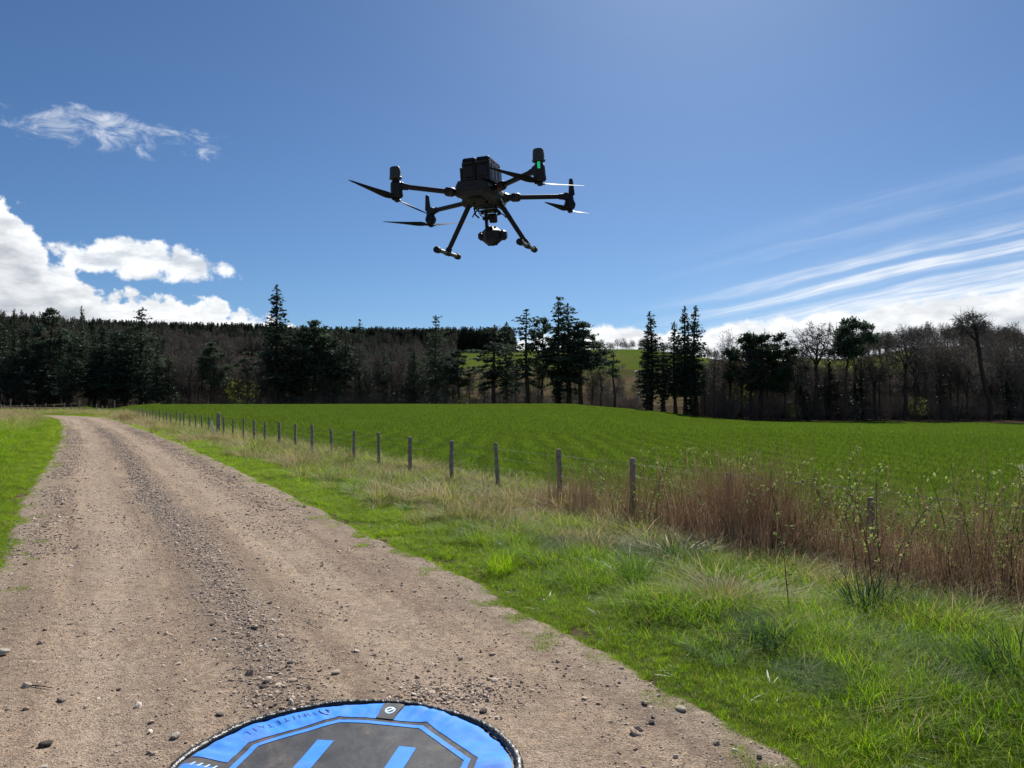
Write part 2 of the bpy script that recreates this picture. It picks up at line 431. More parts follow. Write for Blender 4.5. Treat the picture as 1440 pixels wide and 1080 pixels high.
def road_mat():
    m, nt, out = new_mat('track_surface')
    p = nt.nodes.new('ShaderNodeBsdfPrincipled'); nt.links.new(p.outputs[0], out.inputs[0])
    geo = nt.nodes.new('ShaderNodeNewGeometry'); pos = N(nt, geo.outputs['Position'])
    at = nt.nodes.new('ShaderNodeAttribute'); at.attribute_name = 'lane'
    sp = nt.nodes.new('ShaderNodeSeparateXYZ'); nt.links.new(at.outputs['Vector'], sp.inputs[0])
    w, s = N(nt, sp.outputs[0]), N(nt, sp.outputs[1])
    long = noise(nt, combine(nt, w * 2.2, s * 0.10, 0.0), 1.6, 5.0, 0.6)         # bands along the wheel tracks
    blot = noise(nt, pos, 1.1, 6.0, 0.65)
    mid = noise(nt, pos, 14.0, 5.0, 0.7)
    fine = noise(nt, pos, 95.0, 4.0, 0.7)
    col = mix(nt, long.step(0.34, 0.66), (0.285, 0.205, 0.148), (0.475, 0.358, 0.258))
    col = mix(nt, blot.step(0.42, 0.68) * 0.55, col, (0.25, 0.185, 0.14))
    col = mix(nt, noise(nt, pos, 0.45, 3.0).step(0.55, 0.75) * 0.5, col, (0.36, 0.24, 0.17))
    rut = (w.m('ABSOLUTE') - 0.88).m('ABSOLUTE').step(0.46, 0.12) * blot.step(0.30, 0.55)
    col = mix(nt, rut * 0.5, col, (0.50, 0.395, 0.305))
    # greyer loose bands: middle ridge and both edges
    cen = (w + 0.05).m('ABSOLUTE') + (noise(nt, combine(nt, s * 0.35, 0.0, 0.0), 1.0, 3.0) - 0.5) * 0.5
    band = cen.step(0.42, 0.12)
    edg = (w.m('ABSOLUTE') + (blot - 0.5) * 0.6).step(1.25, 1.75)
    col = mix(nt, ((band + edg * 0.6).m('MINIMUM', 1.0)) * 0.42, col, (0.20, 0.165, 0.14))
    pale = (w.m('ABSOLUTE') + (mid - 0.5) * 0.35).step(1.62, 1.95)
    col = mix(nt, pale * 0.55, col, (0.40, 0.325, 0.25))
    # pebbles set in the surface
    vo = nt.nodes.new('ShaderNodeTexVoronoi'); vo.inputs['Scale'].default_value = 48.0; nt.links.new(pos.k, vo.inputs['Vector'])
    vr = nt.nodes.new('ShaderNodeSeparateColor'); nt.links.new(vo.outputs['Color'], vr.inputs[0])
    vd, rr, rg = N(nt, vo.outputs['Distance']), N(nt, vr.outputs[0]), N(nt, vr.outputs[1])
    peb = vd.step(0.42, 0.30) * rr.step(0.58, 0.64)
    col = mix(nt, peb * (1.0 - rut * 0.5) * 0.85, col, mix(nt, rg, (0.20, 0.16, 0.13), (0.62, 0.53, 0.43)))
    v2 = nt.nodes.new('ShaderNodeTexVoronoi'); v2.inputs['Scale'].default_value = 115.0; nt.links.new(pos.k, v2.inputs['Vector'])
    v2c = nt.nodes.new('ShaderNodeSeparateColor'); nt.links.new(v2.outputs['Color'], v2c.inputs[0])
    grit = N(nt, v2.outputs['Distance']).step(0.48, 0.30) * N(nt, v2c.outputs[0]).step(0.45, 0.55)
    col = mix(nt, grit * (0.75 - rut * 0.35), col, mix(nt, N(nt, v2c.outputs[1]), (0.17, 0.135, 0.11), (0.56, 0.47, 0.38)))
    col = mix(nt, 1.0, col, mix(nt, fine.step(0.3, 0.7), (0.68, 0.67, 0.66), (1.25, 1.25, 1.24)), 'MULTIPLY')
    col = mix(nt, 1.0, col, mix(nt, mid.step(0.3, 0.7), (0.78, 0.77, 0.76), (1.20, 1.20, 1.20)), 'MULTIPLY')
    nt.links.new(col.k, p.inputs['Base Color'])
    p.inputs['Roughness'].default_value = 0.93; p.inputs['Specular IOR Level'].default_value = 0.12
    tread = (s * 34.0 + w.m('ABSOLUTE') * 16.0).m('SINE') * ((w + 0.85).m('ABSOLUTE').step(0.17, 0.08)) * blot.step(0.45, 0.6)
    hgt = mid * 0.018 + fine * 0.013 + grit * 0.012 + peb * 0.008 + blot * 0.02 + tread * 0.0012
    b = nt.nodes.new('ShaderNodeBump'); b.inputs['Distance'].default_value = 1.0
    nt.links.new(hgt.k, b.inputs['Height']); nt.links.new(b.outputs[0], p.inputs['Normal'])
    return m


M['road'] = road_mat()

# ------------------------------------------------------------------ lie of the land
POST0 = np.array([0.79, 13.0]); FD = np.array([-0.536, 0.844]); FN = np.array([-0.844, -0.536])   # fence: first post, direction, towards the track
CL = np.array([(7.6, -12.5), (3.55, -5), (0.95, 0), (-0.85, 3.41), (-3.13, 7.75), (-6.75, 14), (-11.75, 22.7), (-20.1, 36.8), (-36.3, 63), (-43.2, 72), (-51, 78.5), (-61, 82), (-80, 84), (-120, 82)], float)


def catmull(P, step=0.25):
    out = []
    for i in range(len(P) - 1):
        p0, p1, p2, p3 = P[max(i - 1, 0)], P[i], P[i + 1], P[min(i + 2, len(P) - 1)]
        n = max(2, int(np.hypot(*(p2 - p1)) / step)); t = np.linspace(0, 1, n, endpoint=False)[:, None]
        out.append(0.5 * (2 * p1 + (p2 - p0) * t + (2 * p0 - 5 * p1 + 4 * p2 - p3) * t ** 2 + (3 * p1 - p0 - 3 * p2 + p3) * t ** 3))
    return np.vstack(out)


ROAD = catmull(CL); RS = np.r_[0, np.cumsum(np.hypot(*np.diff(ROAD, axis=0).T))]
RT = np.gradient(ROAD, axis=0); RT /= np.hypot(RT[:, 0], RT[:, 1])[:, None]
HW = 1.95


def road_wd(x, y):
    """signed distance right of the centreline, and length along it"""
    x = np.asarray(x, float); y = np.asarray(y, float); sh = x.shape; x = x.ravel(); y = y.ravel()
    w = np.full(x.shape, 99.0); s = np.zeros(x.shape)
    near = np.nonzero((x > -130) & (x < 14) & (y > -16) & (y < 100))[0]
    for c in np.array_split(near, max(1, len(near) // 4000)):
        if not len(c): continue
        d = (x[c][:, None] - ROAD[None, :, 0]) ** 2 + (y[c][:, None] - ROAD[None, :, 1]) ** 2
        k = d.argmin(1)
        w[c] = (x[c] - ROAD[k, 0]) * RT[k, 1] - (y[c] - ROAD[k, 1]) * RT[k, 0]
        s[c] = RS[k]
    return w.reshape(sh), s.reshape(sh)


def fence_ts(x, y):
    dx, dy = x - POST0[0], y - POST0[1]
    return dx * FN[0] + dy * FN[1], dx * FD[0] + dy * FD[1]


def edge_wobble(s):
    return vn(s, s * 0 + 1.7, 0.9, 5, 3) * 0.10 + vn(s, s * 0, 5.0, 9, 2) * 0.10


def wood_edge(az):            # how far off the trees begin, by direction (degrees)
    return 188 - 62 * ss(7.5, 14.5, az) + 6 * ss(20, 34, az)


def land(x, y, w=None, s=None):
    x = np.asarray(x, float); y = np.asarray(y, float)
    if w is None: w, s = road_wd(x, y)
    t, f = fence_ts(x, y); d = np.hypot(x, y); az = np.degrees(np.arctan2(x, np.maximum(y, 1e-3)))
    az = np.where(y > 0, az, np.where(x > 0, 90, -90))
    right = t < 0.6
    # verge, from the track down to the fence
    z = -0.30 * ss(4.2, 0.3, t) * ss(110, 70, d) + 0.05 * ss(2.0, 3.6, np.abs(w))
    z = z + 0.10 * ss(2.5, 7.0, -w) * (w < 0)
    z = z + (vn(x, y, 1.1, 21, 3) * 0.06 + vn(x, y, 0.3, 22, 2) * 0.02) * ss(2.0, 2.7, np.abs(w)) * ss(-0.2, 0.4, t)
    # crop field
    a = ss(16.5, 3.5, az)
    zf = a * (0.80 * ss(18, 118, d) - 2.3 * ss(122, 178, d)) + (1 - a) * (-1.8 * ss(40, 122, d)) + vn(x, y, 16, 31, 2) * 0.10 * ss(14, 45, d)
    z = z + zf * ss(0.3, -6.0, t)
    z = z + 0.5 * ss(84, 124, d) * ss(6, 12, az) * ss(21, 13, az) * ss(0.3, -6, t)
    # hill behind
    hp = np.interp(d, [0, 200, 250, 380, 480, 560, 900, 1600], [0, 0, 1.5, 19, 35, 39, 41, 40])
    hz = 1 + 0.06 * ss(-12, -34, az) - 0.22 * ss(9, 17, az) * ss(27, 19, az) - 0.17 * ss(21, 25, az) + 0.10 * ss(26, 29.5, az) - 0.13 * ss(31.5, 35.5, az)
    z = z + hp * hz + vn(x, y, 60, 41, 2) * 1.2 * ss(220, 330, d)
    # bed for the track
    e = edge_wobble(s)
    z = z - 0.14 * ss(2.08, 1.78, np.abs(w) + e)
    return z


def at_px(px, d):             # a bearing given by its place across the photograph, d metres ahead
    return (px - 720) / 1040.0 * d, d


def build_land():
    az = np.unique(np.r_[np.arange(-180, -50, 2.5), np.arange(-50, 50.01, 0.33), np.arange(50, 180.1, 2.5)]); az[-1] = 180
    rr = [1.2]
    while rr[-1] < 2600: rr.append(rr[-1] * (1.0185 if rr[-1] < 240 else 1.05))
    rr = np.array(rr); A, D = np.meshgrid(np.radians(az), rr)
    X, Y = np.sin(A) * D, np.cos(A) * D
    w, s = road_wd(X, Y); Z = land(X, Y, w, s)
    V = np.stack([X, Y, Z], -1).reshape(-1, 3)
    nr, na = X.shape
    i = np.arange(nr - 1)[:, None] * na + np.arange(na - 1)[None, :]
    F = np.stack([i, i + 1, i + na + 1, i + na], -1).reshape(-1, 4)[:, ::-1]
    # middle of the ring, under the camera
    cz = len(V); V = np.vstack([V, [[0, 0, float(land(np.array(0.0), np.array(0.0))) ]]])
    C = V[F].mean(1); x, y = C[:, 0], C[:, 1]; d = np.hypot(x, y); azc = np.degrees(np.arctan2(x, y)); t, f = fence_ts(x, y)
    wd = d > wood_edge(azc)
    wig = vn(x, y, 14, 3, 2) * 8
    past = (d + wig > 385) & (d < 478) & (azc > -7) & (azc < 15) | (d > 365) & (d < 450) & (azc > 22) & (azc < 31) | (d > 300) & (d < 330) & (azc > -21) & (azc < -17)
    past |= (d > 560)
    scrub = (d > 236) & (d <= 1e9) & (azc > -8) & (azc < 40) & ~past
    crop = (t < -0.45) & ~wd & (d < 260) & (np.abs(azc) < 100)
    zone = np.where(past, 3, np.where(scrub, 4, np.where(wd, 2, np.where(crop, 1, 0))))
    names = [('ground', 'verge', 'rough grass ground beside the gravel track'), ('crop_field', 'field', 'wide field of young green cereal beyond the wire fence'), ('woodland_floor', 'litter', 'brown leaf litter under the trees'),
             ('pasture', 'pasture', 'sunlit green pasture on the hill behind the trees'), ('hillside', 'scrub', 'brown scrubby slope below the pasture')]
    for k, (nm, mt, lb) in enumerate(names):
        f = F[zone == k]
        if k == 0:
            f = np.vstack([f, [[cz, j + 1, j, cz] for j in range(0)]]) if False else f
        u, inv = np.unique(f, return_inverse=True)
        o = obj(nm, mesh(nm, V[u], inv.reshape(f.shape), M[mt], True)); tag(o, lb, nm.replace('_', ' '), kind='structure')


build_land()


def road_z(w, s):
    z = -0.022 * np.exp(-((np.abs(w) - 0.85) / 0.28) ** 2) + 0.016 * np.exp(-((w + 0.05) / 0.30) ** 2) + 0.012 * ss(1.3, 1.7, np.abs(w))
    x, y = s, w
    xx, yy = road_xy(w, s); flat = ss(0.72, 1.0, np.hypot(xx + 0.760, yy - 3.357))
    z = (z + 0.02) * (0.12 + 0.88 * flat) - 0.02
    z = z + vn(x, y, 1.4, 51, 2) * 0.012 * flat + vn(x, y, 0.28, 52, 2) * 0.007 + vn(x, y, 0.09, 53, 2) * 0.0045
    return z


def road_xy(w, s):
    x = np.interp(s, RS, ROAD[:, 0]); y = np.interp(s, RS, ROAD[:, 1]); tx = np.interp(s, RS, RT[:, 0]); ty = np.interp(s, RS, RT[:, 1])
    return x + w * ty, y - w * tx


S0 = float(RS[np.argmin(np.hypot(ROAD[:, 0] - 0.95, ROAD[:, 1]))])    # length along the track level with the camera


def build_road():
    sv = [S0 - 9.0]
    while sv[-1] < RS[-1] - 1:
        q = sv[-1] - S0
        sv.append(sv[-1] + (0.2 if q < 1.5 else 0.035 if q < 7 else 0.06 if q < 16 else 0.14 if q < 40 else 0.6))
    sv = np.array(sv); wv = np.r_[np.arange(-2.5, 2.501, 0.042)]
    Wg, Sg = np.meshgrid(wv, sv)
    X, Y = road_xy(Wg, Sg)
    Z = road_z(Wg, Sg) - 0.10 * ss(1.92, 2.25, np.abs(Wg) + edge_wobble(Sg))
    nr, nw = X.shape
    i = np.arange(nr - 1)[:, None] * nw + np.arange(nw - 1)[None, :]
    F = np.stack([i, i + 1, i + nw + 1, i + nw], -1).reshape(-1, 4)
    me = mesh('gravel_track', np.stack([X, Y, Z], -1), F, M['road'], True)
    a = me.attributes.new('lane', 'FLOAT_VECTOR', 'POINT')
    a.data.foreach_set('vector', np.stack([Wg, Sg - S0, Wg * 0], -1).astype(np.float32).ravel())
    tag(obj('gravel_track', me), 'pinkish brown stony farm track running off to the left', 'track', kind='structure')


build_road()

# ------------------------------------------------------------------ scattering of uncountable stuff
def scatter(name, protos, P, rot, scl, idx, label, cat):
    """one object of kind stuff: instances of small meshes on points"""
    col = bpy.data.collections.new(name + '_pieces')
    for k, me in enumerate(protos):
        col.objects.link(bpy.data.objects.new('%s_piece_%02d' % (name, k), me))
    me = bpy.data.meshes.new(name)
    n = len(P); me.vertices.add(n); me.vertices.foreach_set('co', np.asarray(P, np.float32).ravel())
    for nm, ty, key, v in (('rot', 'FLOAT_VECTOR', 'vector', rot), ('scl', 'FLOAT_VECTOR', 'vector', scl), ('idx', 'INT', 'value', idx)):
        a = me.attributes.new(nm, ty, 'POINT')
        a.data.foreach_set(key, np.asarray(v, np.int32 if ty == 'INT' else np.float32).ravel())
    o = obj(name, me)
    ng = bpy.data.node_groups.new(name + '_scatter', 'GeometryNodeTree')
    ng.interface.new_socket('Geometry', in_out='INPUT', socket_type='NodeSocketGeometry')
    ng.interface.new_socket('Geometry', in_out='OUTPUT', socket_type='NodeSocketGeometry')
    gi, go = ng.nodes.new('NodeGroupInput'), ng.nodes.new('NodeGroupOutput')
    ip = ng.nodes.new('GeometryNodeInstanceOnPoints'); ci = ng.nodes.new('GeometryNodeCollectionInfo')
    ci.inputs['Collection'].default_value = col; ci.inputs['Separate Children'].default_value = True; ci.inputs['Reset Children'].default_value = True
    def na(nm, ty):
        q = ng.nodes.new('GeometryNodeInputNamedAttribute'); q.data_type = ty; q.inputs['Name'].default_value = nm
        return next(x for x in q.outputs if x.enabled)
    e2r = ng.nodes.new('FunctionNodeEulerToRotation')
    ng.links.new(na('rot', 'FLOAT_VECTOR'), e2r.inputs[0])
    ng.links.new(gi.outputs[0], ip.inputs['Points']); ng.links.new(ci.outputs[0], ip.inputs['Instance'])
    ip.inputs['Pick Instance'].default_value = True
    ng.links.new(na('idx', 'INT'), ip.inputs['Instance Index']); ng.links.new(e2r.outputs[0], ip.inputs['Rotation'])
    ng.links.new(na('scl', 'FLOAT_VECTOR'), ip.inputs['Scale'])
    ng.links.new(ip.outputs[0], go.inputs[0])
    md = o.modifiers.new('scatter', 'NODES'); md.node_group = ng
    return tag(o, label, cat, kind='stuff')


def blades(n, spread, h, wid, lean, seg=3, seed=0, curl=1.0, up=0.0):
    """a tuft: n curved tapering blades"""
    g = np.random.default_rng(seed)
    th = g.uniform(0, 2 * np.pi, n); rr = spread * np.sqrt(g.uniform(0, 1, n))
    bx, by = rr * np.cos(th), rr * np.sin(th)
    dr = th + g.normal(0, 0.9, n)
    hh = h * g.uniform(0.45, 1.1, n); ln = lean * g.uniform(0.2, 1.3, n); ww = wid * g.uniform(0.6, 1.3, n)
    V = np.zeros((n, seg + 1, 2, 3)); tp = np.linspace(0, 1, seg + 1)
    sx, sy = -np.sin(dr + g.normal(0, 0.5, n)), np.cos(dr + g.normal(0, 0.5, n))
    for k, t in enumerate(tp):
        out = hh * ln * (t ** (1 + curl)); zz = hh * (t - 0.30 * np.minimum(ln, 1.6) * t ** 2.2)
        wq = ww * (1 - t) ** 0.6 * 0.5 + 0.0004
        cx, cy = bx + out * np.cos(dr), by + out * np.sin(dr)
        V[:, k, 0] = np.stack([cx - sx * wq, cy - sy * wq, zz - up], -1)
        V[:, k, 1] = np.stack([cx + sx * wq, cy + sy * wq, zz - up], -1)
    b = np.arange(n)[:, None] * (seg + 1) * 2 + np.arange(seg)[None, :] * 2
    F = np.stack([b, b + 1, b + 3, b + 2], -1).reshape(-1, 4)
    return V.reshape(-1, 3), F


def tuft_mesh(name, mat, *a, **k):
    V, F = blades(*a, **k); return mesh(name, V, F, mat)


def seg_tubes(P0, P1, R0, R1, n=3):
    P0, P1 = np.asarray(P0, float), np.asarray(P1, float); R0, R1 = np.asarray(R0, float), np.asarray(R1, float)
    t = P1 - P0; t /= np.linalg.norm(t, axis=1)[:, None] + 1e-9
    ref = np.where(np.abs(t[:, 2:3]) < 0.9, np.array([[0, 0, 1.0]]), np.array([[1.0, 0, 0]]))
    a = np.cross(t, ref); a /= np.linalg.norm(a, axis=1)[:, None]; b = np.cross(t, a)
    an = np.arange(n) * 2 * np.pi / n; c, s_ = np.cos(an)[None, :, None], np.sin(an)[None, :, None]
    ring = a[:, None] * c + b[:, None] * s_
    V = np.concatenate([P0[:, None] + ring * R0[:, None, None], P1[:, None] + ring * R1[:, None, None]], 1)
    k = np.arange(len(P0))[:, None] * 2 * n + np.arange(n)[None, :]; j = np.arange(len(P0))[:, None] * 2 * n + (np.arange(n)[None, :] + 1) % n
    F = np.stack([k, j, j + n, k + n], -1).reshape(-1, 4)
    return V.reshape(-1, 3), F


def join(parts):
    V, F, b = [], [], 0
    for v, f in parts: V.append(v); F.append(f + b); b += len(v)
    return np.vstack(V), np.vstack(F)


def leaf_quads(P, size, g, dirs=None, flat=0.5, asp=0.5):
    n = len(P); a = g.normal(0, 1, (n, 3))
    if dirs is not None: a = dirs + a * 0.55
    a /= np.linalg.norm(a, axis=1)[:, None]
    b = g.normal(0, 1, (n, 3)); b[:, 2] *= flat; b -= (b * a).sum(1)[:, None] * a; b /= np.linalg.norm(b, axis=1)[:, None] + 1e-9
    size = np.broadcast_to(size, n)[:, None] * g.uniform(0.6, 1.35, (n, 1))
    V = np.stack([P - a * size, P - b * size * asp + a * size * 0.1, P + a * size, P + b * size * asp + a * size * 0.1], 1).reshape(-1, 3)
    return V, np.arange(n * 4).reshape(n, 4)


def z_at(x, y):
    x, y = np.asarray(x, float), np.asarray(y, float)
    return land(x, y)


# ------------------------------------------------------------------ grass of the verges
def sample_region(n, x0, x1, y0, y1, seed):
    g = np.random.default_rng(seed); return g.uniform(x0, x1, n), g.uniform(y0, y1, n), g


def in_view(x, y, marg=0.10):
    return (np.abs(x) < y * (0.693 + marg) + 1.2) & (y > 1.5)


def verge_grass():
    green = [tuft_mesh('green_tuft', M['grass'], 34, 0.06, 0.125, 0.0038, 1.1, 3, k) for k in range(3)] + \
            [tuft_mesh('tall_tuft', M['grass'], 42, 0.06, 0.26, 0.0042, 1.25, 4, 10 + k) for k in range(3)] + \
            [tuft_mesh('blue_tuft', M['grass_blue'], 34, 0.06, 0.22, 0.004, 1.3, 4, 20 + k) for k in range(2)]
    green += [tuft_mesh('verge_weed', M['dock_leaf'], 9, 0.02, 0.10, 0.035, 2.2, 4, 27 + k, 0.6) for k in range(2)]
    dry = [tuft_mesh('dry_tuft', M['dry'], 34, 0.07, 0.30, 0.0042, 1.4, 4, 30 + k) for k in range(3)] + \
          [tuft_mesh('mixed_tuft', M['dry_mix'], 34, 0.07, 0.26, 0.0042, 1.1, 4, 40 + k) for k in range(2)] + \
          [tuft_mesh('matted_tuft', M['dry'], 36, 0.12, 0.15, 0.0045, 2.8, 4, 50 + k, 0.4) for k in range(2)]
    Pg, Rg, Sg, Ig = [], [], [], []; Pd, Rd, Sd, Id = [], [], [], []
    bands = [(2.0, 7, 1500, 1.0, 1), (7, 12, 900, 1.15, 2), (12, 20, 330, 1.5, 3), (20, 36, 110, 2.2, 4), (36, 92, 34, 3.2, 5)]
    for y0, y1, dens, sz, sd in bands:
        x0, x1 = -y1 * 0.8 - 1, y1 * 0.8 + 1
        if y0 < 12: x1 = y1 * 0.8 + 1
        n = int((x1 - x0) * (y1 - y0) * dens)
        x, y, g = sample_region(n, x0, x1, y0, y1, 100 + sd)
        t, f = fence_ts(x, y)
        k = in_view(x, y) & (t > -0.9); x, y, t, f = x[k], y[k], t[k], f[k]
        w, s = road_wd(x, y); e = edge_wobble(s)
        k = (np.abs(w) + e > 1.98) | ((np.abs(w) + e > 1.62) & (vn(x, y, 0.22, 61, 3) > 0.55 - 1.6 * (np.abs(w) + e - 1.62))); k &= (np.abs(w) < 14)
        x, y, t, f, w, s = x[k], y[k], t[k], f[k], w[k], s[k]
        n = len(x); z = np.maximum(z_at(x, y), np.where(np.abs(w) < 2.2, -0.004, -9)) - 0.01
        right = w > 0
        nz = vn(x, y, 0.8, 62, 3); nz2 = vn(x, y, 3.0, 63, 2); clump = vn(x, y, 0.45, 64, 2)
        dl = np.abs(w) - 2.0
        # how dry: towards the fence on the right; away from the track on the left
        pr = ss(2.7, 0.7, t + nz * 1.5) * (0.30 + 0.38 * ss(-4, 5, f)) + 0.55 * ss(0.05, 0.45, nz2 + nz * 0.7) * ss(3.5, 1.9, t)
        pr = np.maximum(pr, 0.80 * ss(1.25, 0.5, t + nz * 0.7) * ss(0.5, -1.5, f)); pr = np.maximum(pr, 0.55 * ss(2.3, 1.2, t + nz * 0.8) * ss(-3.0, -4.5, f) * ss(-8.5, -6.5, f))
        pl = ss(1.6, 6.0, dl + nz * 1.5) * 0.55 * ss(14, 40, y) + 0.85 * ss(28, 52, y) * ss(0.9, 2.6, dl)
        p = np.where(right, pr, pl); p = np.where(y > 62, np.maximum(p, 0.65 * ss(0.8, 1.8, dl)), p)
        isd = g.uniform(0, 1, n) < p
        keep = ~isd | (g.uniform(0, 1, n) < 0.55)
        ht = np.clip(0.50 + 0.28 * ss(0.1, 1.2, dl) + 0.42 * ss(1.3, 2.8, dl) * (0.4 + 1.1 * clump) + 0.22 * nz, 0.3, 1.5)
        ht *= np.where(np.abs(w) + edge_wobble(s) < 2.15, 0.75, 1.0)
        rot = np.stack([g.normal(0, 0.12, n) , g.normal(0, 0.12, n), g.uniform(0, 6.283, n)], -1)
        bald = (dl < 0.34) & (vn(x, y, 0.26, 66, 3) > 0.16) & (g.uniform(0, 1, n) < 0.85)
        isd = isd & ~bald
        ks = ~isd & ~bald
        tall = g.uniform(0, 1, n) < np.where((f < -2) & right, ss(0.35, 1.5, dl + clump * 0.5), ss(0.9, 2.6, dl + clump * 0.9)) * 0.62
        blue = tall & (vn(x, y, 0.9, 65, 2) > 0.42) & right
        idx = np.where(blue, g.integers(6, 8, n), np.where(tall, g.integers(3, 6, n), g.integers(0, 3, n)))
        idx = np.where((g.uniform(0, 1, n) < 0.022) & (y < 14) & (dl > 0.1), g.integers(8, 10, n), idx)
        sc = (ht * sz)[:, None] * g.uniform(0.75, 1.3, (n, 1)) * np.array([[1, 1, 1.0]])
        sc[:, 2] *= 1 / sz ** 0.55
        P = np.stack([x, y, z], -1)
        Pg.append(P[ks]); Rg.append(rot[ks]); Sg.append(sc[ks]); Ig.append(idx[ks])
        kd = isd & keep
        mm = g.uniform(0, 1, n); idd = np.where(mm < 0.42, g.integers(0, 3, n), np.where(mm < 0.75, g.integers(3, 5, n), g.integers(5, 7, n)))
        sd_ = (np.clip(0.85 + 0.9 * clump + g.normal(0, 0.25, n), 0.35, 1.6) * sz ** 0.8)[:, None] * np.ones((1, 3)); sd_[:, 2] *= 1 / sz ** 0.35
        Pd.append(P[kd]); Rd.append(rot[kd]); Sd.append(sd_[kd]); Id.append(idd[kd])
    scatter('grass', green, np.vstack(Pg), np.vstack(Rg), np.vstack(Sg), np.concatenate(Ig), 'fresh green grass growing along both sides of the track', 'grass')
    scatter('dry_grass', dry, np.vstack(Pd), np.vstack(Rd), np.vstack(Sd), np.concatenate(Id), 'pale dry straw-like grass along the wire fence', 'dry grass')
    print('grass', sum(map(len, Pg)), 'dry', sum(map(len, Pd)))


verge_grass()


def crop():
    def patch(seed, size, n, h, wd):
        g = np.random.default_rng(seed); parts = []
        V, F = blades(n, 1.0, h, wd, 0.8, 2, seed)
        V = V.reshape(n, -1, 3); c = V[:, 0].copy(); c[:, 2] = 0
        new = np.zeros_like(c); new[:, 0] = np.round(g.uniform(-0.5, 0.5, n) * size / 0.14) * 0.14 * 1 + g.normal(0, 0.02, n); new[:, 1] = g.uniform(-0.5, 0.5, n) * size
        if size > 2: new[:, 0] = g.uniform(-0.5, 0.5, n) * size
        V = V + (new - c)[:, None]
        return mesh('crop_patch', V.reshape(-1, 3), F, M['crop'])
    protos = [patch(k, 1.15, 420, 0.17, 0.010) for k in range(3)] + [patch(10 + k, 4.4, 1700, 0.20, 0.026) for k in range(3)]
    P, Rr, Sc, Ix = [], [], [], []
    g = np.random.default_rng(5)
    for st, y0, y1, b in ((1.0, 4, 42, 0), (4.0, 40, 175, 3)):
        x, y = np.meshgrid(np.arange(-y1 * 0.8, y1 * 0.8, st), np.arange(y0, y1, st)); x, y = x.ravel(), y.ravel()
        x = x + g.normal(0, st * 0.1, len(x)); y = y + g.normal(0, st * 0.1, len(y))
        t, f = fence_ts(x, y); d = np.hypot(x, y); az = np.degrees(np.arctan2(x, y))
        k = in_view(x, y) & (t < -0.75) & (d < wood_edge(az) - 3); x, y = x[k], y[k]; n = len(x)
        P.append(np.stack([x, y, z_at(x, y) - 0.01], -1)); rr = np.zeros((n, 3)); rr[:, 2] = g.integers(0, 4, n) * np.pi / 2 * (1 if b else 0) + (0.55 if not b else 0) + g.normal(0, 0.04, n) + np.pi * g.integers(0, 2, n)
        gx = (z_at(x + 1, y) - z_at(x - 1, y)) / 2; gy = (z_at(x, y + 1) - z_at(x, y - 1)) / 2; ca, sa = np.cos(rr[:, 2]), np.sin(rr[:, 2])
        rr[:, 0] = np.arctan(-gx * sa + gy * ca); rr[:, 1] = -np.arctan(gx * ca + gy * sa)
        Rr.append(rr); Sc.append(np.stack([np.ones(n), np.ones(n), g.uniform(0.94, 1.06, n)], -1)); Ix.append(g.integers(0, 3, n) + b)
    scatter('cereal_crop', protos, np.vstack(P), np.vstack(Rr), np.vstack(Sc), np.concatenate(Ix), 'young green cereal plants covering the field', 'crop')


crop()


def stone_mesh(seed, mat, sub=1):
    import bmesh
    bm = bmesh.new(); bmesh.ops.create_icosphere(bm, subdivisions=sub, radius=1.0)
    g = np.random.default_rng(seed); ax = g.normal(0, 1, (5, 3)); ax /= np.linalg.norm(ax, axis=1)[:, None]; cut = g.uniform(0.55, 0.85, 5)
    for v in bm.verts:
        c = np.array(v.co) * g.uniform(0.9, 1.1)
        for a, q in zip(ax, cut):
            dd = c @ a
            if dd > q: c = c - a * (dd - q) * 0.85
        v.co = c * np.array([1.0, 0.8, 0.46])
    me = bpy.data.meshes.new('stone'); bm.to_mesh(me); bm.free(); me.materials.append(mat); return me


